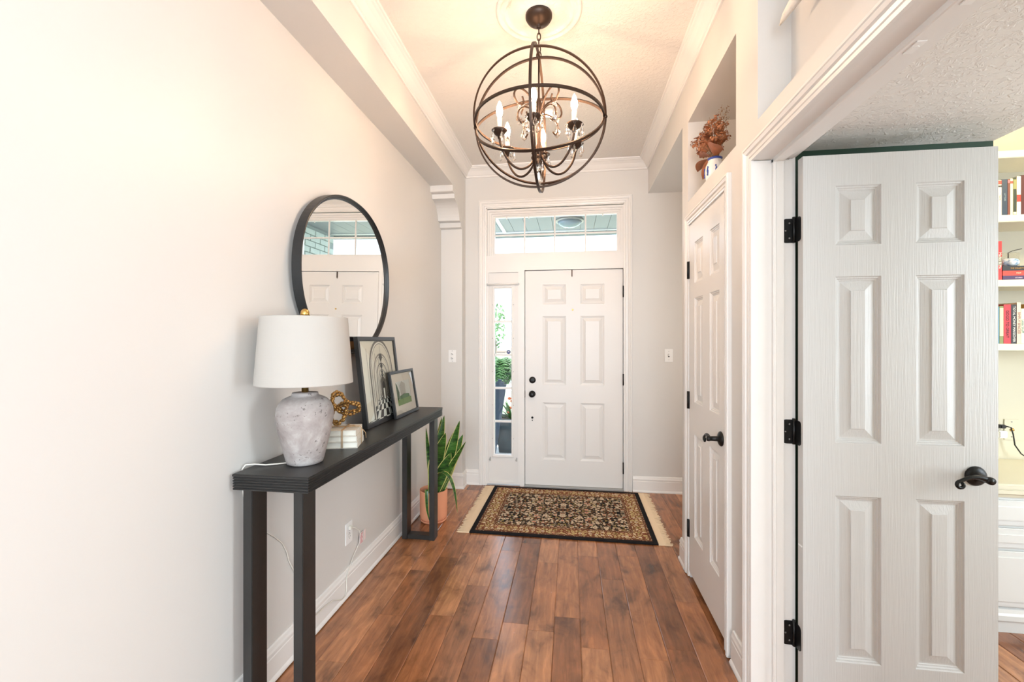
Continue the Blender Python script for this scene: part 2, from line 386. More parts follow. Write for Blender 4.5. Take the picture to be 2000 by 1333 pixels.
    def mesh(s, name, mats, origin=(0, 0, 0), bevel=0, fixn=True):
        me = bpy.data.meshes.new(name); ox, oy, oz = origin
        me.from_pydata([(x - ox, y - oy, z - oz) for x, y, z in s.v], [], s.f)
        for m in (mats if isinstance(mats, (list, tuple)) else [mats]): me.materials.append(m)
        me.polygons.foreach_set('material_index', s.m); me.polygons.foreach_set('use_smooth', s.sm)
        if fixn or bevel:
            bm = bmesh.new(); bm.from_mesh(me)
            if bevel:
                es = [e for e in bm.edges if len(e.link_faces) == 2 and e.calc_face_angle(0) > 0.6]
                bmesh.ops.bevel(bm, geom=es, offset=bevel, segments=2, affect='EDGES', clamp_overlap=True)
            if fixn: bmesh.ops.recalc_face_normals(bm, faces=bm.faces[:])
            bm.to_mesh(me); bm.free()
        return me

def wloc(o):
    v = Vector(o.location)
    while o.parent: o = o.parent; v += Vector(o.location)
    return v
def tag(o, label=None, cat=None, group=None, kind=None):
    if label: o['label'] = label
    if cat: o['category'] = cat
    if group: o['group'] = group
    if kind: o['kind'] = kind
    return o
def empty(name, loc, label, cat, group=None, kind=None):
    o = bpy.data.objects.new(name, None); COL.objects.link(o); o.location = loc; o.empty_display_size = 0.05
    return tag(o, label, cat, group, kind)
def put(name, mb, mats, parent=None, loc=None, bevel=0, label=None, fixn=True):
    """world-coordinate geometry; origin at loc (or at the parent's origin)"""
    org = Vector(loc) if loc is not None else (wloc(parent) if parent else Vector((0, 0, 0)))
    o = bpy.data.objects.new(name, mb.mesh(name, mats, org, bevel, fixn)); COL.objects.link(o)
    o.parent = parent; o.location = org - (wloc(parent) if parent else Vector((0, 0, 0)))
    if label: o['label'] = label
    return o
def single(name, mb, mats, loc, label, cat, group=None, kind=None, bevel=0):
    return tag(put(name, mb, mats, None, loc, bevel), label, cat, group, kind)
def struct(name, mb, mats, label=None, bevel=0, loc=None):
    return tag(put(name, mb, mats, None, loc, bevel), label, None, None, 'structure')
def smooth_pts(P, n):
    P = [Vector(p) for p in P]; out = []
    for i in range(n + 1):
        t = i / n * (len(P) - 1); k = min(int(t), len(P) - 2); f_ = t - k
        p0, p1, p2, p3 = P[max(k - 1, 0)], P[k], P[k + 1], P[min(k + 2, len(P) - 1)]
        out.append(0.5 * ((2 * p1) + (p2 - p0) * f_ + (2 * p0 - 5 * p1 + 4 * p2 - p3) * f_ ** 2 + (3 * p1 - p0 - 3 * p2 + p3) * f_ ** 3))
    return out
def copy_of(o, parent, loc, rot=None):
    c = o.copy(); COL.objects.link(c); c.parent = parent; c.location = loc
    if rot is not None: c.rotation_euler = rot
    return c

# ------------------------------------------------------------------ room shell
XL, XB, XR, YF, ZC = -1.2, -1.0, 0.685, 4.05, 3.0
PIL = 3.92
f = MB().box((-1.25, -4.0, -0.10), (4.1, 4.2, -0.006))
floor = struct('floor', f, M['plank'], 'hand scraped brown maple plank floor of the hall', loc=(0, 0, 0))

# planks: rows along the hall, end joints where the photograph shows them
PW = 0.1245
def plank_unit():
    b = MB(); e = 0.0022
    # unit length 1 in y, real width in x; chamfered long edges
    w = PW - 0.0008; prof = [(-w / 2, -0.006), (w / 2, -0.006), (w / 2, -e), (w / 2 - 0.003, 0), (-w / 2 + 0.003, 0), (-w / 2, -e)]
    b.prism(prof, lambda p, q, t: (p, t, q), -0.5, 0.5)
    me = b.mesh('plank', M['plank'])
    return me
pl_me = plank_unit()
def plank(x, y0, y1):
    o = bpy.data.objects.new('plank', pl_me); COL.objects.link(o); o.parent = floor
    o.location = (x, (y0 + y1) / 2, 0); o.scale = (1, y1 - y0 - 0.0012, 1)
seam0 = -0.082
joints = {}
for jx, jy in [(-.511, 2.382), (-.394, 1.964), (-.641, 2.099), (-.887, 2.069), (-.39, 2.803), (-.14, 2.684), (-.02, 2.169), (-.146, 2.052),
               (.115, 2.801), (.358, 1.933), (-.892, 2.493), (-.754, 2.667), (.081, 1.967), (-1.124, 2.0), (.596, 2.379), (.482, 2.007)]:
    joints.setdefault(math.floor((jx - seam0) / PW), []).append(jy)
r_ = random.Random(3)
for row in range(-9, 20):
    xc = seam0 + (row + 0.5) * PW
    if row == -9: continue
    if xc < 0.68: y_a, y_b = 0.55, 4.05
    elif xc < 1.5: y_a, y_b = 2.84, 4.05
    else: continue
    js = sorted(joints.get(row, []))
    lo = js[0] if js else y_a + r_.uniform(0.2, 1.1)
    hi = js[-1] if js else lo
    while lo - y_a > 0.35: lo -= r_.uniform(0.55, 1.1); js.append(lo)
    while y_b - hi > 0.45: hi += r_.uniform(0.55, 1.15); js.append(hi)
    ys = [y_a] + sorted(y for y in set(js) if y_a + 0.1 < y < y_b - 0.1) + [y_b]
    for a, b in zip(ys, ys[1:]): plank(xc, a, b)
for row in range(6, 20):
    xc = seam0 + (row + 0.5) * PW
    if xc < 0.72 or xc > 2.45: continue
    top = 1.89 if xc < 1.56 else 2.36
    y = 0.6; ys = [y]
    while top - y > 0.7: y += r_.uniform(0.5, 1.0); ys.append(min(y, top - 0.15))
    ys.append(top)
    for a, b in zip(ys, ys[1:]): plank(xc, a, b)

struct('ceiling', MB().box((-1.25, -4.0, ZC), (4.1, 4.25, ZC + 0.12)), M['ceiling'], 'textured cream ceiling of the entry hall')
struct('wall_left', MB().box((XL - 0.12, -4.0, -0.1), (XL, 4.2, ZC)), M['wall'], 'greige painted left wall with the round mirror')
# beam (soffit) and pilaster that frame the recessed left wall
b = MB().cells([XL, XB], [-4.0, PIL, YF], [0, 2.695, ZC], lambda x, y, z: z > 2.695 or y > PIL)
struct('trim_1', b, M['wall'], 'greige soffit beam along the left wall and its end pilaster')
cor = [(3.604, 2.695), (3.604, 2.645), (3.612, 2.640), (3.648, 2.637), (3.652, 2.636), (3.660, 2.600), (3.668, 2.598), (3.692, 2.594), (3.725, 2.585), (3.752, 2.572), (3.776, 2.553),
       (3.796, 2.530), (3.812, 2.503), (3.822, 2.478), (3.828, 2.453), (3.832, 2.450), (3.872, 2.447), (3.878, 2.444), (3.882, 2.406), (3.888, 2.402), (3.914, 2.398), (PIL, 2.394), (PIL, 2.695)]
struct('trim_2', MB().prism(cor, lambda p, q, t: (t, p, q), XL, XB - 0.001), M['wall'], 'stepped curved corbel under the left soffit beam', bevel=0.0)
# front wall with one opening for the door, sidelight and transom
OX0, OX1, OZ = -0.80, 0.476, 2.62
b = MB().cells([-1.32, OX0, OX1, 4.1], [YF, YF + 0.16], [-0.1, 0, OZ, ZC + .12], lambda x, y, z: not (OX0 < x < OX1 and 0 < z < OZ))
struct('wall_front', b, M['wall'], 'greige wall around the white front door')
# right wall: closet front, niches, office doorway, alcove header
NZ0, NZ1 = 2.19, 2.663
def sol(x, y, z):
    if x < 0.81 and 0.30 < y < 2.83:
        if 0.53 < y < 1.765 and z < 2.075: return False
        if 2.045 < y < 2.645 and z < 2.045 and x < 0.80: return False
        if 0.60 < y < 1.722 and NZ0 < z < NZ1 and x < 0.80: return False
        if 1.938 < y < 2.698 and NZ0 < z < NZ1: return False
        return True
    if 1.90 < y < 2.83 and x < 1.575:
        if 1.938 < y < 2.698 and NZ0 < z < NZ1 and x < 1.2: return False
        return True
    if y > 2.83 and z > 2.694: return x < 2.2
    return False
b = MB().cells([XR, 0.80, 0.81, 1.2, 1.575, 2.2], [0.30, 0.53, 0.60, 1.722, 1.765, 1.90, 1.938, 2.045, 2.645, 2.698, 2.83, YF], [-0.05, NZ0 - 0.145, 2.075, NZ0, NZ1, 2.694, ZC], sol)
struct('wall_right', b, M['wall'], 'greige right wall with two display niches')
# green office face and office shell
struct('wall_office', MB().box((0.811, 1.885, -0.05), (1.588, 1.899, 2.6)).box((1.576, 1.899, -0.05), (1.588, 2.82, 2.6)), M['green'], 'dark green office wall behind the open door')
struct('ceiling_office', MB().box((0.811, 0.42, 2.13), (1.588, 1.884, 2.19)).box((1.588, 0.42, 2.62), (4.0, 2.82, 2.70)).box((1.588, 0.42, 2.19), (1.60, 1.884, 2.62)), M['ceiling'], 'low textured office ceiling')
struct('wall_office_back', MB().box((1.588, 2.82, -0.05), (4.1, 2.90, 2.7)), M['cream'], 'cream office wall behind the shelves')
struct('wall_office_side', MB().box((4.0, 0.30, -0.05), (4.1, 2.82, 2.7)).box((0.81, 0.30, -0.05), (4.0, 0.42, ZC)), M['cream'], 'cream far office walls')
struct('wall_alcove', MB().box((2.2, 2.90, -0.05), (2.3, YF, ZC)).box((1.575, 2.905, -0.05), (2.2, 2.97, 2.694)), M['wall'], 'greige wall at the end of the side alcove')
# rear room (behind the camera)
struct('wall_rear', MB().box((-1.25, -4.1, -0.1), (4.1, -4.0, ZC)), M['wall'], 'rear wall of the room the hall opens from')
struct('wall_far_right', MB().box((4.0, -4.0, -0.1), (4.1, 0.30, ZC)), M['wall'], 'right wall of the room the hall opens from')

# ------------------------------------------------------------------ mouldings
BB = [(0, 0), (0.022, 0), (0.022, 0.008), (0.018, 0.016), (0.0145, 0.020), (0.0145, 0.098), (0.0125, 0.101), (0.0125, 0.106), (0.0145, 0.109), (0.0145, 0.118), (0.011, 0.126), (0.008, 0.138), (0.004, 0.142), (0, 0.142)]
xyz = lambda u, v, h: (u, v, h)
struct('baseboard_left', MB().sweep([(XL, PIL), (XL, -3.9)], BB, xyz), M['trim'], 'tall white baseboard along the left wall')
struct('baseboard_pilaster', MB().sweep([(-0.868, YF), (XB, YF), (XB, PIL), (XL + 0.022, PIL)], BB, xyz), M['trim'], 'white baseboard wrapping the left pilaster and corner')
struct('baseboard_front', MB().sweep([(2.19, YF), (0.548, YF)], BB, xyz), M['trim'], 'white baseboard right of the front door')
struct('baseboard_closet', MB().sweep([(0.9, 2.83), (XR, 2.83), (XR, 2.712)][::-1], [(d, h) for d, h in BB], xyz), M['trim'], 'short white baseboard beyond the closet door')
struct('baseboard_right', MB().sweep([(XR, 1.83), (XR, 1.955)], BB, xyz), M['trim'], 'short white baseboard between the closet and the office doorway')
CR = [(0, -0.088), (0.010, -0.088), (0.013, -0.082), (0.013, -0.074), (0.020, -0.070), (0.028, -0.060), (0.042, -0.040), (0.060, -0.024), (0.070, -0.019), (0.074, -0.012), (0.082, -0.010), (0.086, 0), (0, 0)]
struct('trim_3', MB().sweep([(XR, -0.2), (XR, YF), (XB, YF), (XB, -3.9)], CR, lambda u, v, h: (u, v, ZC + h)), M['trim'], 'white crown moulding around the hall ceiling')

# ------------------------------------------------------------------ front door unit
def fy(u, v, h): return (u, YF - h, v)         # casing plane on the front wall
CAS = [(0, 0), (0, 0.012), (0.010, 0.014), (0.012, 0.009), (0.016, 0.009), (0.018, 0.013), (0.030, 0.014), (0.033, 0.009), (0.037, 0.009), (0.040, 0.017), (0.052, 0.021), (0.054, 0.017), (0.057, 0.017), (0.059, 0.021), (0.068, 0.020), (0.070, 0.016), (0.070, 0)]
struct('trim_4', MB().sweep([(OX0 + 0.002, 0), (OX0 + 0.002, OZ - 0.002), (OX1 - 0.002, OZ - 0.002), (OX1 - 0.002, 0)], CAS, fy), M['trim'], 'stepped white casing around the front door unit')
# jambs, mullion post, transom rail, threshold
b = MB()
b.box((OX0, YF - 0.004, 0), (OX0 + 0.010, YF + 0.13, OZ)).box((OX1 - 0.008, YF - 0.004, 0), (OX1, YF + 0.13, OZ))
b.box((OX0, YF - 0.004, OZ - 0.010), (OX1, YF + 0.13, OZ))
b.box((-0.478, YF - 0.006, 0.0), (-0.434, YF + 0.10, 2.03))
b.box((OX0 + 0.01, YF - 0.003, 2.024), (OX1 - 0.008, YF + 0.10, 2.168))
b.box((-0.468, YF - 0.010, 0.0), (-0.444, YF - 0.006, 2.024))
b.box((-0.434, YF + 0.045, 0.02), (-0.418, YF + 0.062, 2.024)).box((0.452, YF + 0.045, 0.02), (OX1 - 0.008, YF + 0.062, 2.024)).box((-0.434, YF + 0.045, 2.006), (OX1 - 0.008, YF + 0.062, 2.024))
struct('trim_5', b, M['trim'], 'white frame rails and post of the front door unit')
struct('trim_6', MB().box((-0.434, YF - 0.03, 0.0), (OX1 - 0.008, YF + 0.10, 0.020)), M['threshold'], 'grey metal door threshold', bevel=0.004)

# transom window
win = empty('window_1', (-0.155, YF, 2.365), 'white transom window of eight panes above the front door', None, None, 'structure')
gx0, gx1, gz0, gz1 = -0.722, 0.414, 2.196, 2.536
b = MB()
for i, (off, dep) in enumerate(((0.066, 0.002), (0.048, 0.016), (0.030, 0.028), (0.014, 0.036))):
    nx = (0.066, 0.048, 0.030, 0.014, 0.0)[i + 1]
    o0, o1 = off, nx
    xs = [max(gx0 - o0, OX0 + 0.01), gx0 - o1, gx1 + o1, min(gx1 + o0, OX1 - 0.008)]; zs = [max(gz0 - o0, 2.168), max(gz0 - o1, 2.168 + 0.004 * i), gz1 + o1, min(gz1 + o0, OZ - 0.01)]
    b.cells(xs, [YF + dep, YF + 0.075], sorted(set(zs)), lambda x, y, z, a=xs, c=zs: not (a[1] < x < a[2] and c[1] < z < c[2]))
put('frame', b, M['trim'], win)
pw_, ph_ = (gx1 - gx0) / 4, (gz1 - gz0) / 2
for i in range(1, 4):
    put('muntin', MB().box((gx0 + pw_ * i - 0.007, YF + 0.040, gz0), (gx0 + pw_ * i + 0.007, YF + 0.056, gz1)), M['trim'], win, bevel=0.002)
put('muntin', MB().box((gx0, YF + 0.038, gz0 + ph_ - 0.007), (gx1, YF + 0.0575, gz0 + ph_ + 0.007)), M['trim'], win, bevel=0.002)
for i in range(4):
    for j in range(2):
        put('pane', MB().box((gx0 + pw_ * i + 0.0065, YF + 0.047, gz0 + ph_ * j + 0.0065), (gx0 + pw_ * (i + 1) - 0.0065, YF + 0.051, gz0 + ph_ * (j + 1) - 0.0065)), M['glass'], win)
for i in (0.40, 1.14, 3 + 0.55):
    put('retainer_clip', MB().box((gx0 + pw_ * i - 0.004, YF + 0.036, gz1 - 0.018), (gx0 + pw_ * i + 0.004, YF + 0.044, gz1 + 0.004)), M['plate'], win)

# sidelight
sd = empty('window_2', (-0.638, YF, 0), 'tall narrow sidelight of five panes left of the front door', None, None, 'structure')
sx0, sx1, sz0, sz1 = -0.720, -0.556, 0.287, 1.860
b = MB().cells([OX0 + 0.010, sx0 - 0.012, sx1 + 0.012, -0.478], [YF + 0.006, YF + 0.045], [0.012, sz0 - 0.012, sz1 + 0.012, 2.024], lambda x, y, z: not (sx0 - 0.012 < x < sx1 + 0.012 and sz0 - 0.012 < z < sz1 + 0.012))
put('panel', b, M['door'], sd)
b = MB().sweep([(OX0 + 0.010, 0.02), (OX0 + 0.010, 2.024), (-0.478, 2.024), (-0.478, 0.02)][::-1], [(0, 0.008), (0.0, -0.006), (0.012, -0.006), (0.016, -0.003), (0.016, 0.008)], fy, closed=True)
put('stop_moulding', b, M['trim'], sd)
b = MB().sweep([(sx0 - 0.002, sz0 - 0.002), (sx1 + 0.002, sz0 - 0.002), (sx1 + 0.002, sz1 + 0.002), (sx0 - 0.002, sz1 + 0.002)][::-1], [(-0.004, -0.03), (-0.004, 0.002), (0.004, 0.008), (0.014, 0.008), (0.020, 0.002), (0.024, 0.002), (0.024, -0.006), (0.010, -0.006), (0.010, -0.03)], fy, closed=True)
put('glass_frame', b, M['trim'], sd)
pz = (sz1 - sz0) / 5
for i in range(1, 5):
    put('muntin', MB().box((sx0, YF + 0.010, sz0 + pz * i - 0.010), (sx1, YF + 0.034, sz0 + pz * i + 0.010)), M['trim'], sd, bevel=0.003)
for i in range(5):
    put('pane', MB().box((sx0 + 0.001, YF + 0.020, sz0 + pz * i + 0.009), (sx1 - 0.001, YF + 0.024, sz0 + pz * (i + 1) - 0.009)), M['glass'], sd)
for i in range(5):
    for x in (sx0 - 0.018, sx1 + 0.018):
        put('screw', MB().lathe([(0.0032, 0), (0.0032, 0.002), (0, 0.003)], (x, YF - 0.007, sz0 + pz * (i + 0.5)), '-y', 8), M['screw'], sd)
rod = put('curtain_rod', MB().tube([(-0.782, YF - 0.022, 1.893), (-0.492, YF - 0.022, 1.897)], 0.0065, 10), M['trim'], sd)
for x in (-0.786, -0.488):
    put('rod_bracket', MB().box((x - 0.006, YF - 0.026, 1.886), (x + 0.006, YF + 0.006, 1.904)).box((x - 0.008, YF + 0.002, 1.878), (x + 0.008, YF + 0.008, 1.912)), M['threshold'], rod, bevel=0.002)
for x in (-0.762, -0.512):
    put('rod_clip', MB().prism([(-0.010, 0.238), (0.008, 0.232), (0.008, 0.262), (0.002, 0.268)], lambda p, q, t, x=x: (x + p, t, q), YF - 0.014, YF + 0.007), M['threshold'], sd, label='small grey metal clip')
stk = put('alarm_sticker', MB().box((-0.706, YF + 0.0185, 1.243), (-0.566, YF + 0.0198, 1.270)), flat('#e9e6e0'), sd, label='small security sticker with a blue round emblem')
put('emblem', MB().lathe([(0.0185, 0), (0.0185, 0.0006), (0, 0.0007)], (-0.588, YF + 0.0184, 1.258), '-y', 8), flat('#27307e'), stk)
put('emblem_mark', MB().box((-0.600, YF + 0.0172, 1.255), (-0.577, YF + 0.0178, 1.261)).box((-0.594, YF + 0.0172, 1.262), (-0.582, YF + 0.0178, 1.265)), flat('#e9e6e0'), stk)
put('lettering', MB().box((-0.700, YF + 0.0178, 1.250), (-0.624, YF + 0.0184, 1.254)), flat('#8d8f97'), stk)

# panelled door leaf: local x 0..w, z 0..h, front at y=0 going back to t
def leaf_parts(parent, w, h, t, rects, M4, fm, pm, both=False, bev=0.05):
    xs = sorted({0, w} | {r[0] for r in rects} | {r[1] for r in rects}); zs = sorted({0, h} | {r[2] for r in rects} | {r[3] for r in rects})
    hole = lambda x, z: any(r[0] < x < r[1] and r[2] < z < r[3] for r in rects)
    b = MB().cells(xs, [0, t], zs, lambda x, y, z: not hole(x, z)).xf(M4)
    out = [put('leaf', b, fm, parent)]
    for r in rects:
        b = MB()
        steps = [(0, 0), (0.003, 0.0045), (0.007, 0.005), (0.010, 0.009), (0.014, 0.0095), (0.016, 0.012), (0.020, 0.012), (0.020 + bev, 0.005), (0.0215 + bev, 0.002)]
        def side(sgn, base):
            rg = []
            for ins, dp in steps:
                y = base + sgn * dp
                rg.append([(r[0] + ins, y, r[2] + ins), (r[1] - ins, y, r[2] + ins), (r[1] - ins, y, r[3] - ins), (r[0] + ins, y, r[3] - ins)])
            vs = [p for q in rg for p in q]; fs = []
            for i in range(len(rg) - 1):
                fs += [(i * 4 + j, i * 4 + (j + 1) % 4, i * 4 + 4 + (j + 1) % 4, i * 4 + 4 + j) for j in range(4)]
            fs.append(tuple(range(len(vs) - 4, len(vs)))); b.add(vs, fs)
        side(1, 0)
        if both: side(-1, t)
        else: b.add([(r[0], t - 0.004, r[2]), (r[1], t - 0.004, r[2]), (r[1], t - 0.004, r[3]), (r[0], t - 0.004, r[3])], [(0, 1, 2, 3)])
        b.xf(M4); out.append(put('panel', b, pm, parent, fixn=False))
    return out

# front door
DX0, DX1 = -0.428, 0.462
fd = empty('door_1', ((DX0 + DX1) / 2, YF, 0.02), 'white six-panel front door with black knob and deadbolt', None, None, 'structure')
rects = []
for x0, x1 in ((-0.266, -0.050), (0.082, 0.298)):
    for z0, z1 in ((0.258, 0.790), (0.955, 1.592), (1.703, 1.886)): rects.append((x0 - DX0, x1 - DX0, z0 - 0.022, z1 - 0.022))
leaf_parts(fd, DX1 - DX0, 1.994, 0.042, rects, Matrix.Translation((DX0, YF + 0.001, 0.022)), M['door'], M['door'], bev=0.026)
def knob(parent, x, z, y0):
    put('knob', MB().lathe([(0.031, 0), (0.031, 0.004), (0.027, 0.008), (0.012, 0.012), (0.011, 0.030), (0.018, 0.036), (0.026, 0.044), (0.0275, 0.052), (0.024, 0.060), (0.014, 0.065), (0, 0.066)], (x, y0, z), '-y', 24), M['black'], parent)
knob(fd, -0.362, 0.868, YF)
db = put('deadbolt', MB().lathe([(0.031, 0), (0.031, 0.005), (0.027, 0.010), (0.012, 0.012), (0, 0.012)], (-0.360, YF, 0.998), '-y', 24), M['black'], fd)
put('thumb_turn', MB().box((-0.376, YF - 0.022, 0.994), (-0.344, YF - 0.011, 1.002)), M['black'], db, bevel=0.003)
put('lower_lock', MB().lathe([(0.0105, 0), (0.0105, 0.004), (0, 0.006)], (-0.361, YF, 0.647), '-y', 16).ball((-0.361, YF - 0.001, 0.622), 0.0055, 8, 6), M['black'], fd)
put('door_viewer', MB().lathe([(0.0085, 0), (0.0085, 0.003), (0.005, 0.004), (0, 0.002)], (0.012, YF, 1.650), '-y', 16), M['brass'], fd)
put('wreath_hook', MB().prism([(0.000, 2.018), (0.010, 2.018), (0.010, 1.962), (0.005, 1.950), (0.0, 1.962)], lambda p, q, t: (p, t, q), YF - 0.006, YF), M['bronze'], fd)
put('latch_plate', MB().box((-0.4335, YF - 0.005, 0.835), (-0.4275, YF + 0.002, 0.900)), M['bronze'], fd)
for z in (0.208, 1.012, 1.812):
    put('hinge', MB().tube([(0.4655, YF - 0.006, z - 0.052), (0.4655, YF - 0.006, z + 0.052)], 0.0058, 8).box((0.4625, YF - 0.004, z - 0.05), (0.4685, YF + 0.004, z + 0.05)), M['black'], fd)

# ------------------------------------------------------------------ closet door on the right wall (faces -x)
CX = 0.677; CY0, CY1 = 2.052, 2.638
cl = empty('door_2', (CX, (CY0 + CY1) / 2, 0.0), 'narrow white six-panel closet door with black lever and hinges', None, None, 'structure')
M4 = Matrix(((0, 1, 0, CX), (-1, 0, 0, CY1), (0, 0, 1, 0.035), (0, 0, 0, 1)))   # local x -> -y, local y -> +x
rects = []
for y0, y1 in ((2.378, 2.530), (2.122, 2.262)):
    for z0, z1 in ((0.275, 0.848), (1.026, 1.606), (1.690, 1.915)): rects.append((CY1 - y1, CY1 - y0, z0 - 0.035, z1 - 0.035))
leaf_parts(cl, CY1 - CY0, 1.995, 0.035, rects, M4, M['door'], M['door'], bev=0.028)
def rx(u, v, h): return (XR - h, u, v)          # casing plane on the right wall
struct('trim_7', MB().sweep([(2.645, 0), (2.645, 2.040), (2.045, 2.040), (2.045, 0)][::-1], [(d * 0.82, h) for d, h in CAS], rx), M['trim'], 'white casing around the closet door')
struct('trim_8', MB().box((0.6815, 2.638, 0), (0.79, 2.645, 2.040)).box((0.6815, 2.045, 0), (0.79, 2.052, 2.040)).box((0.6815, 2.045, 2.033), (0.79, 2.645, 2.040)), M['trim'], 'white jamb of the closet door')
for z in (0.282, 1.025, 1.777):
    put('hinge', MB().tube([(CX - 0.006, 2.6415, z - 0.050), (CX - 0.006, 2.6415, z + 0.050)], 0.0065, 8).box((CX - 0.004, 2.630, z - 0.05), (CX + 0.004, 2.6455, z + 0.05)), M['black'], cl)
def lever(parent, base, fwd, along, L=0.095):
    """base on the door face, fwd = out of the door, along = the way the lever points"""
    B, Fv, A = Vector(base), Vector(fwd), Vector(along); Z = Vector((0, 0, 1))
    ax = {(-1, 0): '-x', (0, -1): '-y'}[(round(Fv.x), round(Fv.y))]
    h = put('lever_handle', MB().lathe([(0.033, 0), (0.034, 0.003), (0.031, 0.008), (0.022, 0.013), (0.012, 0.015), (0.011, 0.048), (0.013, 0.054), (0.012, 0.062), (0, 0.064)], base, ax, 28), M['black'], parent)
    pts = []; rad = []
    for i in range(9):
        t = i / 8; pts.append(B + Fv * 0.052 + A * (L * t * 0.84) + Z * (0.012 * sin(t * pi * 1.0) - 0.004 * t)); rad.append(0.0095 - 0.004 * t)
    p0 = pts[-1] + Z * -0.014
    for i in range(1, 13):
        q = pi / 2 - i / 12 * 1.85 * pi; rr = 0.014 * (1 - 0.045 * i)
        pts.append(p0 + A * (rr * cos(q)) + Z * (rr * sin(q))); rad.append(0.0055)
    put('lever', MB().tube(pts, rad, 8), M['black'], h)
    return h
lever(cl, (CX, 2.094, 0.922), (-1, 0, 0), (0, 1, 0), 0.085)

# ------------------------------------------------------------------ office doorway and open door
OY0, OY1, OH = 0.53, 1.765, 2.062
OC = [(0, 0), (0, 0.010), (0.009, 0.012), (0.011, 0.008), (0.014, 0.008), (0.016, 0.012), (0.026, 0.014), (0.028, 0.010), (0.031, 0.010), (0.034, 0.017), (0.044, 0.021), (0.046, 0.017), (0.049, 0.017), (0.051, 0.021), (0.060, 0.020), (0.062, 0.015), (0.062, 0)]
struct('trim_9', MB().sweep([(OY0 + 0.004, 0), (OY0 + 0.004, OH - 0.008), (OY1 - 0.004, OH - 0.008), (OY1 - 0.004, 0)], OC, rx), M['trim'], 'white moulded casing around the office doorway')
b = MB()
JP = [(XR - 0.010, 0), (XR - 0.010, 0.006), (0.700, 0.008), (0.747, 0.008), (0.747, 0.022), (0.750, 0.024), (0.757, 0.024), (0.760, 0.021), (0.785, 0.021), (0.785, 0.008), (0.822, 0.008), (0.822, 0)]
b.prism([(x, OY1 - d) for x, d in JP], lambda p, q, t: (p, q, t), 0, OH - 0.012)
b.prism([(x, OY0 + d) for x, d in JP], lambda p, q, t: (p, q, t), 0, OH - 0.012)
b.prism([(x, OH - d) for x, d in JP], lambda p, q, t: (p, t, q), OY0, OY1)
struct('trim_10', b, M['trim'], 'white jamb and stop of the office doorway')
struct('trim_11', MB().box((0.811, OY1 - 0.004, 0), (0.832, OY1 + 0.060, OH + 0.05)).box((0.811, OY0 + 0.004, 0), (0.832, OY0 - 0.056, OH + 0.05)).box((0.811, OY0 + 0.004, OH - 0.004), (0.832, OY1 - 0.004, OH + 0.05)), M['trim'], 'white casing on the office side of the doorway')
strike = lambda y: MB().box((0.764, y - 0.022, OH - 0.0235), (0.784, y + 0.022, OH - 0.0205)).lathe([(0.008, 0), (0.008, 0.003), (0, 0.003)], (0.774, y, OH - 0.0245), 'z', 10)
jm = bpy.data.objects['trim_10']
for y in (1.105, 0.955): put('ball_catch', strike(y), M['plate'], jm, label='worn ball catch in the head jamb')
OX = 0.829; OW = 0.618; OYF = 1.700
od = empty('door_3', (OX, OYF, 0.012), 'open white six-panel office door with black scroll lever', None, None, 'structure')
rects = []
for x0, x1 in ((0.108, 0.256), (0.366, 0.516)):
    for z0, z1 in ((0.205, 0.800), (0.990, 1.585), (1.698, 1.910)): rects.append((x0, x1, z0, z1))
leaf_parts(od, OW, 2.022, 0.035, rects, Matrix.Translation((OX, OYF, 0.015)), M['graindoor'], M['graindoor'], both=True, bev=0.030)
lever(od, (1.377, OYF, 0.905), (0, -1, 0), (-1, 0, 0), 0.100)
for z in (0.277, 1.030, 1.782):
    hb = MB()
    def plate(c, ux, uy, w, hh):
        # rounded plate in plane spanned by (ux,uy) horizontal dir and z
        r = 0.013; pts = []
        for cx_, cz_, a0 in ((w - r, hh / 2 - r, 0), (0.0, hh / 2, None), (0.0, -hh / 2, None), (w - r, -hh / 2 + r, -pi / 2)):
            if a0 is None: pts.append((cx_, cz_))
            else: pts += [(cx_ + r * cos(a0 + q * pi / 8), cz_ + r * sin(a0 + q * pi / 8)) for q in range(5)]
        nrm = (-uy, ux)
        hb.prism(pts, lambda p, q, t: (c[0] + ux * p + nrm[0] * t, c[1] + uy * p + nrm[1] * t, c[2] + q), -0.0012, 0.0012)
    plate((0.8205, 1.7555, z), -1, 0, 0.036, 0.09)
    plate((0.8275, 1.748, z), 0, -1, 0.036, 0.09)
    hb.tube([(0.8225, 1.7505, z - 0.046), (0.8225, 1.7505, z + 0.05)], 0.0058, 10)
    h = put('hinge', hb, M['black'], od)
    for dx, dz in ((0.012, 0.028), (0.026, 0.0), (0.012, -0.028)):
        put('screw', MB().lathe([(0.004, 0), (0.003, 0.0018), (0, 0.002)], (0.8205 - dx, 1.7535, z + dz), '-y', 8), M['screw'], h)
put('edge_bumper', MB().box((OX - 0.0015, 1.706, 0.62), (OX, 1.73, 0.625)), M['plate'], od)

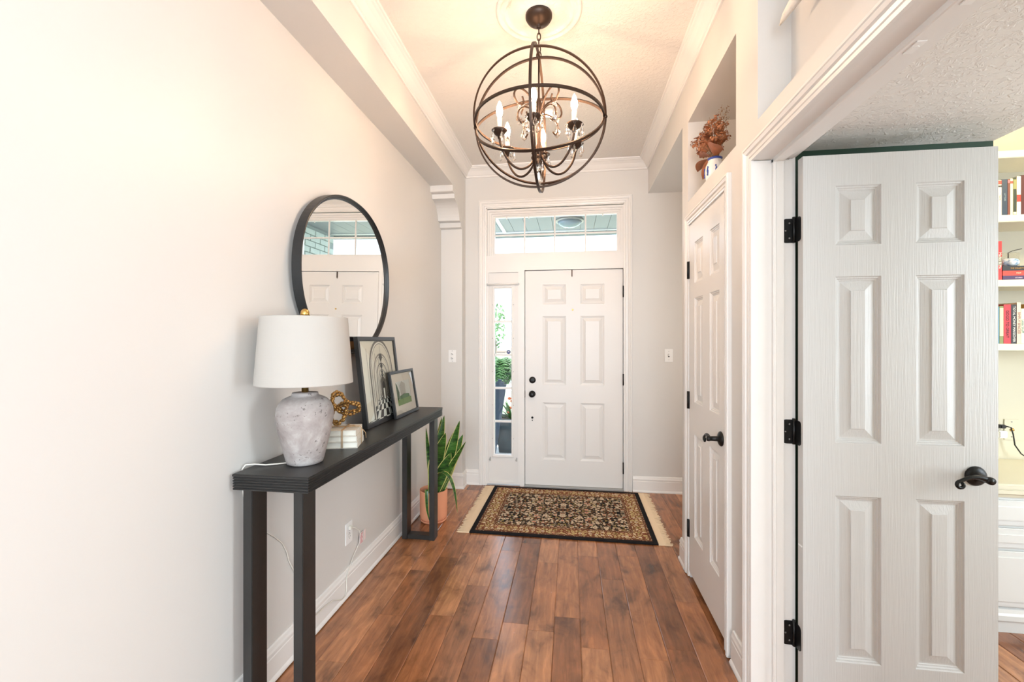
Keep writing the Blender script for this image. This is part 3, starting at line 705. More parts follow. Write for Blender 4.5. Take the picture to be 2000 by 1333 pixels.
# ------------------------------------------------------------------ console table
TX0, TX1, TY0, TY1, TZ = -1.186, -0.893, 1.385, 2.957, 0.900
tb = empty('console_table', ((TX0 + TX1) / 2, (TY0 + TY1) / 2, 0), 'long narrow black console table with a grooved edge against the left wall', 'table')
put('tabletop', MB().box((TX0, TY0, TZ - 0.0095), (TX1, TY1, TZ)), M['blackwood'], tb, bevel=0.0022)
put('core_board', MB().box((TX0 + 0.006, TY0 + 0.007, TZ - 0.0566), (TX1 - 0.007, TY1 - 0.007, TZ - 0.0095)), M['blackwood'], tb)
for i in range(1, 6):
    zz = TZ - 0.0095 * (i + 1)
    put('edge_layer', MB().cells([TX0 + 0.001, TX0 + 0.006, TX1 - 0.007, TX1 - 0.001], [TY0 + 0.001, TY0 + 0.007, TY1 - 0.007, TY1 - 0.001], [zz + 0.0004, zz + 0.0076],
        lambda x, y, z: not (TX0 + 0.006 < x < TX1 - 0.007 and TY0 + 0.007 < y < TY1 - 0.007)), M['blackwood'], tb, bevel=0.0026)
LZ = TZ - 0.0095 * 6 + 0.0008
for x0 in (-1.156, -0.962):
    for y0 in (1.402, 2.868):
        put('leg', MB().box((x0, y0, 0), (x0 + 0.036, y0 + 0.078, LZ)), M['blackwood'], tb, bevel=0.002)
for y0 in (1.402, 2.868):
    put('foot_rail', MB().box((-1.120, y0 + 0.008, 0.0), (-0.962, y0 + 0.070, 0.030)), M['blackwood'], tb, bevel=0.002)

# ------------------------------------------------------------------ lamp
LX, LY = -1.018, 1.556
lp = empty('table_lamp', (LX, LY, TZ), 'table lamp with mottled grey concrete body and white linen shade', 'lamp')
vp = [(0.0, 0.001), (0.055, 0.0), (0.064, 0.004), (0.068, 0.016), (0.076, 0.050), (0.086, 0.090), (0.095, 0.130), (0.101, 0.165), (0.1025, 0.190), (0.100, 0.212), (0.092, 0.232), (0.078, 0.247), (0.060, 0.256), (0.049, 0.260), (0.047, 0.266), (0.046, 0.271), (0.0, 0.272)]
put('body', MB().lathe(vp, (LX, LY, TZ), 'z', 48), M['concrete_lamp'], lp)
put('neck', MB().lathe([(0.0125, 0.270), (0.0125, 0.345), (0.016, 0.347), (0.016, 0.40), (0, 0.40)], (LX, LY, TZ), 'z', 20), M['brass'], lp)
b = MB(); rb, rt, z0, z1 = 0.174, 0.155, 0.306, 0.560
b.lathe([(rb - 0.003, z0), (rb, z0), (rb, z0 + 0.004), (rt, z1 - 0.004), (rt, z1), (rt - 0.003, z1), (rb - 0.003, z0 + 0.001)], (LX, LY, TZ), 'z', 64)
sh = put('lamp_shade', b, M['shade'], lp)
b = MB()
for q in range(3):
    a = q * 2 * pi / 3 + 0.4
    b.tube([(LX, LY, TZ + z1 - 0.012), (LX + (rt - 0.003) * cos(a), LY + (rt - 0.003) * sin(a), TZ + z1 - 0.004)], 0.002, 6)
put('spider', b, M['brass'], sh)
put('harp', MB().tube([(LX + 0.016, LY, TZ + 0.36)] + [(LX + 0.05 * sin(pi * (0.2 + 0.6 * t)), LY, TZ + 0.36 + 0.188 * t) for t in (0.2, 0.4, 0.6, 0.8)] + [(LX, LY, TZ + 0.550)], 0.002, 6), M['brass'], lp)
put('finial', MB().lathe([(0.010, 0.545), (0.010, 0.563), (0.0165, 0.565), (0.0165, 0.574), (0.0155, 0.582), (0.0115, 0.589), (0.005, 0.593), (0, 0.594)], (LX, LY, TZ), 'z', 20), M['brass'], lp)
put('light_bulb', MB().ball((LX, LY, TZ + 0.44), 0.028, 12, 8, 0, (1, 1, 1.25)), M['plate'], lp)
cp = [(-1.072, 1.528, 0.905), (-1.100, 1.510, 0.9045), (-1.135, 1.490, 0.905), (-1.165, 1.470, 0.912), (-1.186, 1.452, 0.914), (-1.1935, 1.445, 0.900), (-1.1945, 1.45, 0.82), (-1.1945, 1.47, 0.70)]
put('cord', MB().tube(cp, 0.0028, 6), M['cord'], lp)
def pxX(u, v, X):
    s_, c_ = sin(TH), cos(TH); x = (u - 1000) / 850; z = -(v - 664) / 850
    r = (x * c_ - s_, x * s_ + c_, z); t = X / r[0]; return (X, r[1] * t, CAM_H + r[2] * t)
lo = [(-1.1945, 1.47, 0.70)] + [pxX(u, v, -1.195) for u, v in ((538, 1050), (552, 1062), (560, 1078), (564, 1095), (573, 1113))] + [pxX(595, 1170, -1.192)]
lo += [pxX(u, v, -1.1795) for u, v in ((610, 1207), (622, 1198), (636, 1184), (650, 1174), (668, 1172), (675, 1165), (677, 1150), (677, 1128))]
lo += [pxX(u, v, -1.192) for u, v in ((683, 1108), (690, 1088), (698, 1070), (702, 1060))] + [pxX(704, 1044, -1.185), pxX(702, 1036, -1.180), pxX(693, 1031, -1.178), pxX(684, 1031, -1.184)]
put('cord', MB().tube(lo, 0.0026, 6), M['cord'], lp)
p = Vector(pxX(683.5, 1031, -1.19)); put('plug', MB().box((-1.1945, p.y - 0.012, p.z - 0.010), (-1.178, p.y + 0.012, p.z + 0.010)), M['cord'], lp, bevel=0.003)
p = Vector(pxX(707, 1050, -1.186))
wt = put('warning_tag', MB().box((p.x - 0.0006, p.y - 0.026, p.z - 0.030), (p.x + 0.0006, p.y + 0.012, p.z + 0.030)).box((p.x + 0.004, p.y + 0.012, p.z - 0.022), (p.x + 0.005, p.y + 0.034, p.z + 0.034)), flat('#e9d3d0'), lp, label='pink and white paper warning tag')
b = MB()
for i in range(7):
    b.box((p.x + 0.0008, p.y - 0.022, p.z - 0.026 + i * 0.008), (p.x + 0.0012, p.y + 0.008 - 0.006 * (i % 3), p.z - 0.0225 + i * 0.008))
put('printed_lines', b, flat('#c9747a'), wt)

# ------------------------------------------------------------------ mirror
mc = Vector((-1.2, 2.161, 1.7035)); ay_, az_ = 0.453, 0.4035
def mir(d, q, h):
    # h = distance from the wall plane of the mirror; top leans out
    cq, sq = cos(q), sin(q); e = 2 / 2.15
    y = mc.y + (ay_ + d) * math.copysign(abs(cq) ** e, cq); z = mc.z + (az_ + d) * math.copysign(abs(sq) ** e, sq)
    lean = 0.011 * (z - (mc.z - az_)) / (2 * az_)
    return (XL + 0.014 + h + max(lean, 0), y, z)
mr = empty('round_mirror', tuple(mc), 'large round mirror in a thin deep black frame above the console table', 'mirror')
N = 96
prof = [(0.0, 0.0), (0.0, 0.042), (-0.005, 0.044), (-0.008, 0.041), (-0.010, 0.036), (-0.014, 0.036), (-0.016, 0.031), (-0.020, 0.030), (-0.022, 0.025), (-0.022, 0.0)]
vs = [mir(d, 2 * pi * j / N, h) for j in range(N) for d, h in prof]; k_ = len(prof)
b = MB().add(vs, [(j * k_ + i, j * k_ + (i + 1) % k_, ((j + 1) % N) * k_ + (i + 1) % k_, ((j + 1) % N) * k_ + i) for j in range(N) for i in range(k_)])
put('frame', b, M['frameblack'], mr)
put('hanger', MB().box((XL + 0.001, mc.y - 0.12, 1.93), (XL + 0.016, mc.y + 0.12, 1.97)), M['frameblack'], mr)
# flat glass: plane leaning with the frame
gv = []
for j in range(N):
    x, y, z = mir(-0.0215, 2 * pi * j / N, 0.0265); gv.append((x, y, z))
b = MB().add(gv, [tuple(range(N))]); put('mirror_glass', b, M['mirror'], mr, fixn=False)

# ------------------------------------------------------------------ framed prints on the table
def frame_thing(name, label, y0, y1, z0, z1, xb, xt, fw, ft, group=None):
    """leaning frame: bottom front edge at x=xb, top front edge at x=xt"""
    H = sqrt((z1 - z0) ** 2 + (xb - xt) ** 2); up = Vector((xt - xb, 0, z1 - z0)) / H; nf = Vector((up.z, 0, -up.x))
    O = Vector((xb, y0, z0))
    fn = lambda u, v, h: tuple(O + Vector((0, 1, 0)) * u + up * v + nf * h)
    Wd = y1 - y0
    e = empty(name, (xb - 0.01, (y0 + y1) / 2, z0), label, 'picture', group)
    b = MB().sweep([(0, 0), (Wd, 0), (Wd, H), (0, H)], [(0, 0), (0, -ft), (fw, -ft), (fw, -0.004), (fw * 0.8, 0)], fn, closed=True)
    put('frame', b, M['frameblack'], e)
    b = MB().add([fn(0.004, 0.004, -ft + 0.002), fn(Wd - 0.004, 0.004, -ft + 0.002), fn(Wd - 0.004, H - 0.004, -ft + 0.002), fn(0.004, H - 0.004, -ft + 0.002)], [(0, 1, 2, 3)])
    put('backing', b, M['kraft'], e)
    return e, fn, Wd, H, fw, ft
bigf = frame_thing('picture_frame', 'large black framed print of an arched corridor with a checkered floor', 2.155, 2.640, TZ + 0.0031, 1.391, -1.056, -1.114, 0.024, 0.024)
e, fn, Wd, H, fw, ft = bigf
pc = [flat('#efe4d3'), flat('#7c7268'), flat('#4a433e'), flat('#f6eee1'), flat('#a4978a'), flat('#2a2422'), flat('#fbf6ec')]
b = MB(); ph = -0.0095
def quad(pts, mi, dz=0): b.add([fn(u, v, ph + 0.0002 * dz) for u, v in pts], [tuple(range(len(pts)))], mi)
U0, U1, V0, V1 = fw, Wd - fw, fw, H - fw
quad([(U0, V0), (U1, V0), (U1, V1), (U0, V1)], 0)
vx, vy = U0 + (U1 - U0) * 0.56, V0 + (V1 - V0) * 0.40
def corr(t, a, z):  # t depth 0 near..1 far ; a -1..1 ; z 0..1 height
    s_ = 1 / (1 + 6 * t); return (vx + (a * 0.30) * s_ * 1.0, vy + (z - 0.40) * 0.62 * s_)
clampU = lambda p: (min(max(p[0], U0), U1), min(max(p[1], V0), V1))
# side walls with pilasters, vault, floor
quad([clampU(p) for p in ((U0, V0 + 0.10), (vx - 0.03, vy - 0.03), (vx - 0.03, vy + 0.10), (U0, V1))], 3, 1)
nrow, ncol = 12, 10
for i in range(nrow):
    t0, t1 = (i / nrow) ** 2.2 * 1.4 - 0.05, ((i + 1) / nrow) ** 2.2 * 1.4 - 0.05
    for j in range(ncol):
        a0, a1 = -1 + 2 * j / ncol, -1 + 2 * (j + 1) / ncol
        q = [clampU(corr(t0, a0, 0)), clampU(corr(t0, a1, 0)), clampU(corr(t1, a1, 0)), clampU(corr(t1, a0, 0))]
        quad(q, 5 if (i + j) % 2 else 6, 2)
SS = [1.0, 0.70, 0.50, 0.365, 0.27, 0.205]
for i, s_ in enumerate(SS):
    cx_ = vx - 0.004; base_v = vy - 0.17 * s_; R = 0.152 * s_; spring = vy + 0.095 * s_; hh = 0.030 * s_
    def arc(R):
        return [(cx_ - R, base_v)] + [(cx_ + R * cos(pi - q * pi / 16), spring + (R + hh) * sin(pi - q * pi / 16)) for q in range(17)] + [(cx_ + R, base_v)]
    for (f0, f1, mi) in ((1.0, 0.90, 4 if i % 2 else 1), (0.90, 0.84, 3), (0.84, 0.815, 1)):
        A, B = arc(R * f0), arc(R * f1)
        for k2 in range(len(A) - 1): quad([clampU(A[k2]), clampU(A[k2 + 1]), clampU(B[k2 + 1]), clampU(B[k2])], mi, 3 + i)
    w_ = 0.013 * s_; lz = spring + R * 0.62
    quad([clampU(p) for p in ((cx_ - w_, lz), (cx_ + w_, lz), (cx_ + w_ * 1.6, lz - 0.020 * s_), (cx_, lz - 0.045 * s_), (cx_ - w_ * 1.6, lz - 0.020 * s_))], 2, 11)
    quad([clampU(p) for p in ((cx_ - 0.001, lz + 0.05 * s_), (cx_ + 0.001, lz + 0.05 * s_), (cx_ + 0.001, lz), (cx_ - 0.001, lz))], 2, 11)
quad([(vx - 0.034, vy - 0.075), (vx + 0.028, vy - 0.075), (vx + 0.028, vy + 0.035), (vx - 0.003, vy + 0.062), (vx - 0.034, vy + 0.035)], 1, 12)
quad([(vx - 0.018, vy - 0.075), (vx + 0.012, vy - 0.075), (vx + 0.012, vy + 0.018), (vx - 0.003, vy + 0.034), (vx - 0.018, vy + 0.018)], 2, 13)
quad([(vx - 0.011, vy - 0.072), (vx + 0.006, vy - 0.072), (vx + 0.006, vy - 0.010), (vx - 0.011, vy - 0.010)], 6, 14)
for x_ in (0.07, 0.12, 0.17, 0.21, 0.245):
    u = U0 + x_; quad([(u, V0 + 0.06 + x_ * 0.35), (u + 0.004, V0 + 0.06 + x_ * 0.35), (u + 0.004, V1 - 0.02 - x_ * 0.3), (u, V1 - 0.02 - x_ * 0.3)], 4, 2)
put('print', b, pc, e, fixn=False, label='sepia print of an arched corridor')
put('glass', MB().add([fn(U0, V0, -0.0052), fn(U1, V0, -0.0052), fn(U1, V1, -0.0052), fn(U0, V1, -0.0052)], [(0, 1, 2, 3)]), M['glass'], e, fixn=False)

e, fn, Wd, H, fw, ft = frame_thing('picture_frame', 'small black framed garden picture with a wide cream mat', 2.455, 2.836, TZ + 0.0031, 1.182, -1.022, -1.068, 0.018, 0.014)
U0, U1, V0, V1 = fw, Wd - fw, fw, H - fw
mw = 0.062
b = MB().sweep([(U0 + mw, V0 + mw * 0.8), (U1 - mw, V0 + mw * 0.8), (U1 - mw, V1 - mw * 0.8), (U0 + mw, V1 - mw * 0.8)][::-1], [(0, -0.0098), (0, -0.0088), (mw - 0.002, -0.0088), (mw - 0.002, -0.0098)], fn, closed=True)
put('mat_board', b, M['mat_board'], e)
pc2 = [flat('#dfdcd4'), flat('#7d9a4a'), flat('#4f7a3a'), flat('#8e867c'), flat('#b9b2a6'), flat('#3d5a2b')]
b = MB(); ph = -0.0106
u0, u1, v0, v1 = U0 + mw - 0.003, U1 - mw + 0.003, V0 + mw * 0.8 - 0.003, V1 - mw * 0.8 + 0.003; du, dv = u1 - u0, v1 - v0
quad([(u0, v0), (u1, v0), (u1, v1), (u0, v1)], 0)
quad([(u0, v0), (u1, v0), (u1, v0 + dv * 0.26), (u0 + du * 0.5, v0 + dv * 0.30), (u0, v0 + dv * 0.24)], 1, 1)
quad([(u0 + du * 0.18, v0 + dv * 0.26), (u1 - du * 0.1, v0 + dv * 0.27), (u1 - du * 0.14, v0 + dv * 0.40), (u0 + du * 0.5, v0 + dv * 0.46), (u0 + du * 0.2, v0 + dv * 0.38)], 2, 2)
quad([(u0, v0 + dv * 0.22), (u0 + du * 0.16, v0 + dv * 0.28), (u0 + du * 0.20, v0 + dv * 0.55), (u0 + du * 0.10, v0 + dv * 0.86), (u0, v0 + dv * 0.98)], 5, 3)
quad([(u0 + du * 0.30, v0 + dv * 0.40), (u0 + du * 0.62, v0 + dv * 0.42), (u0 + du * 0.66, v0 + dv * 0.85), (u0 + du * 0.45, v0 + dv * 0.97), (u0 + du * 0.28, v0 + dv * 0.80)], 4, 2)
rr = random.Random(5)
for i in range(16):
    a, c_ = rr.uniform(0.25, 0.7), rr.uniform(0.42, 0.8); L = rr.uniform(0.06, 0.2); q = rr.uniform(0.5, 2.6)
    quad([(u0 + du * a, v0 + dv * c_), (u0 + du * a + 0.002, v0 + dv * c_), (u0 + du * (a + L * cos(q)), v0 + dv * min(c_ + L * sin(q), 0.98))], 3, 4)
put('print', b, pc2, e, fixn=False, label='small green garden print')
put('glass', MB().add([fn(U0, V0, -0.0052), fn(U1, V0, -0.0052), fn(U1, V1, -0.0052), fn(U0, V1, -0.0052)], [(0, 1, 2, 3)]), M['glass'], e, fixn=False)

# ------------------------------------------------------------------ tied books and knot
ang = radians(16.5)
BQ = Vector((-0.926, 1.792, 0))      # front right corner of the stack
ux, uy = Vector((cos(ang), sin(ang), 0)), Vector((-sin(ang), cos(ang), 0))
names = ['bottom', 'middle', 'top']
zt = TZ
for i, (w, d, h, sh_) in enumerate(((0.190, 0.150, 0.0262, 0.0), (0.186, 0.150, 0.0258, 0.003), (0.180, 0.145, 0.0262, 0.007))):
    c = BQ - ux * sh_ + uy * (0.002 * i)
    z0 = zt; zt += h
    def bx(b, u0, u1, v0, v1, za, zb):
        pts = [c - ux * u1 + uy * v0, c - ux * u0 + uy * v0, c - ux * u0 + uy * v1, c - ux * u1 + uy * v1]
        b.add([(p.x, p.y, za) for p in pts] + [(p.x, p.y, zb) for p in pts], [(3, 2, 1, 0), (4, 5, 6, 7), (0, 1, 5, 4), (1, 2, 6, 5), (2, 3, 7, 6), (3, 0, 4, 7)])
    ctr = c - ux * (w / 2) + uy * (d / 2)
    e = empty('book', (ctr.x, ctr.y, z0), ('worn off-white book at the bottom of the twine-tied stack', 'worn off-white book in the middle of the twine-tied stack', 'worn off-white book on top of the tied stack under the gold knot')[i], 'book', 'tied books on the console table')
    b = MB(); bx(b, 0, w, 0, d, z0 + 0.0004, z0 + 0.0032); bx(b, 0, w, 0, d, z0 + h - 0.0034, z0 + h - 0.0004); bx(b, 0, 0.003, 0, d, z0 + 0.0032, z0 + h - 0.0034)
    put('cover', b, M['bookwhite'], e)
    b = MB(); bx(b, 0.003, w - 0.006, 0.006, d - 0.006, z0 + 0.0032, z0 + h - 0.0034)
    put('pages', b, M['paper'], e)
ST = zt
b = MB()
def loop(off):
    a = BQ - ux * off; A = a - uy * 0.0035; B = a + uy * 0.1545
    return [(A.x, A.y, TZ + 0.003), (A.x, A.y, ST - 0.002), (A.x + uy.x * 0.004, A.y + uy.y * 0.004, ST + 0.0018), (B.x - uy.x * .004, B.y - uy.y * .004, ST + 0.0018), (B.x, B.y, ST - 0.002), (B.x, B.y, TZ + 0.003)]
b.tube(loop(0.062), 0.0018, 6).tube(loop(0.067), 0.0018, 6)
a = BQ + ux * 0.0032 + uy * 0.075; l_ = BQ - ux * 0.194 + uy * 0.075
b.tube([(a.x, a.y, TZ + 0.003), (a.x, a.y, ST - 0.002), (a.x - ux.x * .008, a.y - ux.y * .008, ST + 0.0042), (l_.x + ux.x * .02, l_.y + ux.y * .02, ST + 0.0042), (l_.x, l_.y, ST - 0.004), (l_.x, l_.y, TZ + 0.003)], 0.0018, 6)
a2 = BQ - ux * 0.064 + uy * 0.075
for sx_, sy_ in ((0.022, 0.012), (0.020, -0.016)):
    b.tube([(a2.x, a2.y, ST + 0.004)] + [(a2.x + sx_ * (1 - cos(q)) , a2.y + sy_ * sin(q) * 1.2, ST + 0.0045 + 0.004 * sin(q / 2)) for q in (0.6, 1.4, 2.2, 3.0, 4.0, 5.0, 6.0)], 0.0015, 5)
b.tube([(a.x + 0.002, a.y + 0.006, ST - 0.01), (a.x + 0.010, a.y + 0.02, ST - 0.03), (a.x + 0.008, a.y + 0.028, ST - 0.055)], 0.0014, 5)
single('twine', b, M['twine'], (a2.x, a2.y, ST), 'brown jute twine tied around the three white books', 'twine')
# beaded knot
kc = Vector((-1.030, 1.858, ST + 0.068)); b = MB(); n = 0
KR, kr = 0.046, 0.020
def knotp(t):  # trefoil, stood upright
    r = KR + kr * cos(3 * t) * 0.55
    X_, Y_, Z_ = (sin(t) + 1.55 * sin(2 * t)) * 0.0255, (cos(t) - 1.55 * cos(2 * t)) * 0.0255, -sin(3 * t) * 0.022
    ca, sa = cos(radians(-32)), sin(radians(-32)); X_, Y_ = X_ * ca - Y_ * sa, X_ * sa + Y_ * ca
    hx, hy = 0.86, 0.51      # the knot's broad side, square to the room's length
    return Vector((X_ * hx + Z_ * hy, X_ * hy - Z_ * hx, Y_)) * 1.12 + kc
base_pts = [knotp(2 * pi * i / 600) for i in range(600)]
zmin = min(p.z for p in base_pts)
for strand in (-1, 1):
    acc = 0; last = None; idx = 0
    pts = []
    for i in range(600):
        p, q = base_pts[i], base_pts[(i + 1) % 600]; tdir = (q - p).normalized(); side = tdir.cross(Vector((1, 0.3, 0.2))).normalized()
        pts.append(p + side * 0.0075 * strand)
    dist = 0; nxt = 0
    for i in range(599):
        if dist >= nxt:
            t = (pts[i + 1] - pts[i]).normalized(); big = n % 2 == 0; rr_ = 0.0085 if big else 0.0066
            bb = MB().ball((0, 0, 0), rr_, 8, 6, 0, (1, 1, 1.35 if big else 0.9)); bb.xf(Matrix.Translation(pts[i]) @ t.to_track_quat('Z', 'Y').to_matrix().to_4x4())
            b.add(bb.v, bb.f, 0, True); nxt = dist + (0.0170 if big else 0.0150); n += 1
        dist += (pts[i + 1] - pts[i]).length
dz = ST + 0.0062 - min(v[2] for v in b.v)
b.v = [(x, y, z + dz) for x, y, z in b.v]
single('knot_sculpture', b, M['gold'], (kc.x, kc.y, ST), 'antique gold beaded knot ornament sitting on the tied books', 'ornament')

# ------------------------------------------------------------------ snake plant
PX_, PY_ = -1.040, 3.205
sp = empty('potted_snake_plant', (PX_, PY_, 0), 'snake plant with yellow edged leaves in a terracotta pot behind the console table', 'plant')
put('pot', MB().lathe([(0, 0.012), (0.085, 0.012), (0.100, 0.030), (0.102, 0.05), (0.104, 0.235), (0.103, 0.238), (0.098, 0.238), (0.097, 0.19), (0, 0.19)], (PX_, PY_, 0), 'z', 48), M['pot'], sp)
put('saucer', MB().lathe([(0, 0.0), (0.088, 0.0), (0.098, 0.010), (0.099, 0.020), (0.094, 0.020), (0.084, 0.011), (0, 0.011)], (PX_, PY_, 0), 'z', 48), M['pot'], sp)
put('soil', MB().lathe([(0.0965, 0.196), (0.06, 0.203), (0, 0.206)], (PX_, PY_, 0), 'z', 32), M['soil'], sp)
def snake_leaf(base, pts, w, twist):
    """pts: spine points (world); w max width"""
    P = [Vector(p) for p in pts]; S = []   # catmull resample
    n = 16
    for i in range(n + 1):
        t = i / n * (len(P) - 1); k = min(int(t), len(P) - 2); f_ = t - k
        p0, p1, p2, p3 = P[max(k - 1, 0)], P[k], P[k + 1], P[min(k + 2, len(P) - 1)]
        S.append(0.5 * ((2 * p1) + (p2 - p0) * f_ + (2 * p0 - 5 * p1 + 4 * p2 - p3) * f_ ** 2 + (3 * p1 - p0 - 3 * p2 + p3) * f_ ** 3))
    b = MB(); vs = []
    for i, p in enumerate(S):
        s = i / n; t = (S[min(i + 1, n)] - S[max(i - 1, 0)]).normalized()
        a = twist + 0.5 * s; side = Vector((cos(a), sin(a), 0)); side = (side - t * side.dot(t)).normalized(); nr = t.cross(side)
        ww = w * (0.55 + 0.45 * min(s / 0.35, 1)) * (1 if s < 0.5 else max(0.02, 1 - ((s - 0.5) / 0.5) ** 1.7))
        cup = 0.22 * ww * (1 - 0.6 * s)
        for q, e in ((-1, 1), (-0.86, 0.75), (-0.4, 0.2), (0, 0), (0.4, 0.2), (0.86, 0.75), (1, 1)):
            vs.append(p + side * (ww * 0.5 * q) + nr * (cup * e * 0.5) )
    k = 7; top = [v for v in vs]; bot = []
    for i, p in enumerate(S):
        t = (S[min(i + 1, n)] - S[max(i - 1, 0)]).normalized()
        for j in range(7): bot.append(vs[i * 7 + j] + t.cross(Vector((cos(twist), sin(twist), 0))).normalized() * (-0.0022 if 0 < j < 6 else -0.0004))
    fs, ms = [], []
    for i in range(n):
        for j in range(6):
            fs.append((i * k + j, i * k + j + 1, (i + 1) * k + j + 1, (i + 1) * k + j)); ms.append(1 if j in (0, 5) else 0)
    b.add(top, [f for f, m in zip(fs, ms) if m == 0], 0, True); b.add(top, [f for f, m in zip(fs, ms) if m == 1], 1, True)
    b.add(bot, [f[::-1] for f, m in zip(fs, ms) if m == 0], 0, True); b.add(bot, [f[::-1] for f, m in zip(fs, ms) if m == 1], 1, True)
    put('leaf', b, [M['snake'], M['snakeedge']], sp, fixn=False)
ZB = 0.20
def straight(bx, by, tx, ty, tz, w, tw, bow=0.0):
    b0 = Vector((bx, by, ZB)); t0 = Vector((tx, ty, tz)); m = b0.lerp(t0, 0.5) + Vector((bow, 0, 0.02))
    snake_leaf(None, [b0, b0.lerp(m, 0.55), m, m.lerp(t0, 0.55), t0], w, tw)
straight(-1.02, 3.20, -0.825, 3.16, 0.770, 0.076, 0.10, 0.02)      # tall right, tip (902,815)
straight(-1.00, 3.17, -0.770, 3.13, 0.625, 0.050, 0.25, 0.00)      # far right tip (915,859)
straight(-0.99, 3.21, -0.815, 3.22, 0.655, 0.082, -0.10, 0.00)     # (905,852)
straight(-1.05, 3.20, -0.955, 3.20, 0.800, 0.070, 0.0, 0.00)       # (873,807)
straight(-1.06, 3.23, -0.985, 3.23, 0.780, 0.062, 0.5, 0.00)       # (865,814)
straight(-1.03, 3.14, -0.915, 3.10, 0.690, 0.110, 0.15, -0.02)     # big blade (874,839)
straight(-1.01, 3.24, -0.905, 3.27, 0.655, 0.072, 0.3, 0.0)        # (882,847)
straight(-1.02, 3.15, -0.880, 3.12, 0.540, 0.092, 0.0, 0.0)        # lower front
straight(-1.055, 3.20, -1.085, 3.16, 0.715, 0.034, 0.2, 0.0)      # left, tip under the table
straight(-1.07, 3.25, -1.06, 3.28, 0.62, 0.055, -0.3, 0.0)
snake_leaf(None, [(-1.01, 3.14, ZB), (-0.985, 3.10, 0.34), (-0.945, 3.08, 0.405), (-0.885, 3.07, 0.385), (-0.845, 3.065, 0.30), (-0.825, 3.06, 0.20), (-0.815, 3.06, 0.125)], 0.040, 0.9)
snake_leaf(None, [(-1.06, 3.13, ZB), (-1.055, 3.09, 0.27), (-1.05, 3.075, 0.225), (-1.045, 3.07, 0.13), (-1.025, 3.07, 0.04)], 0.026, 0.2)

# ------------------------------------------------------------------ rug
rc = Vector((-0.066, 3.508, 0)); rug = empty('rug', tuple(rc), 'black and cream oriental floral rug with tan fringe before the front door', 'rug')
rz = radians(-0.6)
o = put('pile', MB().box((rc.x - 0.65, rc.y - 0.495, 0.001), (rc.x + 0.65, rc.y + 0.495, 0.010)), M['rug'], rug, bevel=0.003)
b = MB()
for sx_ in (-1, 1):
    b = MB(); rr = random.Random(11 + sx_)
    y = -0.495
    b.box((rc.x + sx_ * 0.648, rc.y - 0.494, 0.001), (rc.x + sx_ * 0.694, rc.y + 0.494, 0.007))
    while y < 0.49:
        w = rr.uniform(0.0035, 0.006); L = 0.084 + rr.uniform(-0.012, 0.014); sk = rr.uniform(-0.009, 0.009)
        x0, x1 = 0.692, 0.65 + L
        b.add([(rc.x + sx_ * x0, rc.y + y, 0.001), (rc.x + sx_ * x0, rc.y + y + w, 0.001), (rc.x + sx_ * x1, rc.y + y + sk + w * .8, 0.001), (rc.x + sx_ * x1, rc.y + y + sk, 0.001),
               (rc.x + sx_ * x0, rc.y + y, 0.007), (rc.x + sx_ * x0, rc.y + y + w, 0.007), (rc.x + sx_ * x1, rc.y + y + sk + w * .8, 0.004), (rc.x + sx_ * x1, rc.y + y + sk, 0.004)],
              [(0, 3, 2, 1), (4, 5, 6, 7), (0, 1, 5, 4), (1, 2, 6, 5), (2, 3, 7, 6), (3, 0, 4, 7)])
        y += w + rr.uniform(-0.0004, 0.0022)
    put('fringe', b, M['fringe'], rug)['kind'] = 'stuff'
rug.rotation_euler = (0, 0, rz)

# ------------------------------------------------------------------ wall plates
def duplex(name, c, ax, label, cat='outlet', toggle=False, small=False, w=0.072, h=0.116):
    """ax '-y' faces the camera, '+x' faces right"""
    if ax == '-y': fn = lambda u, v, d: (c[0] + u, c[1] - d, c[2] + v)
    else: fn = lambda u, v, d: (c[0] + d, c[1] - u, c[2] + v)
    e = empty(name, c, label, cat)
    def bx(u0, u1, v0, v1, d0, d1):
        b = MB().box((u0, v0, d0), (u1, v1, d1)); b.v = [fn(*v) for v in b.v]; return b
    put('plate', bx(-w / 2, w / 2, -h / 2, h / 2, 0.0002, 0.005), M['plate'], e, bevel=0.002)
    if toggle:
        put('toggle', bx(-0.005, 0.005, -0.004, 0.012, 0.004, 0.016), M['plate'], e, bevel=0.0015)
        put('toggle_slot', bx(-0.007, 0.007, -0.014, 0.014, 0.0045, 0.0056), M['slot'], e)
        for v in (-0.038, 0.038): put('screw', bx(-0.0025, 0.0025, v - 0.0025, v + 0.0025, 0.004, 0.006), M['screw'], e)
    else:
        for v in (-0.021, 0.021):
            r = put('receptacle', bx(-0.017, 0.017, v - 0.015, v + 0.015, 0.004, 0.0068), M['plate'], e, bevel=0.004)
            put('slot', bx(-0.008, -0.006, v - 0.002, v + 0.006, 0.0066, 0.0072), M['slot'], r)
            put('slot', bx(0.006, 0.008, v - 0.002, v + 0.006, 0.0066, 0.0072), M['slot'], r)
            put('ground_hole', bx(-0.002, 0.002, v - 0.010, v - 0.006, 0.0066, 0.0072), M['slot'], r)
        put('screw', bx(-0.0025, 0.0025, -0.0025, 0.0025, 0.004, 0.006), M['screw'], e)
    return e
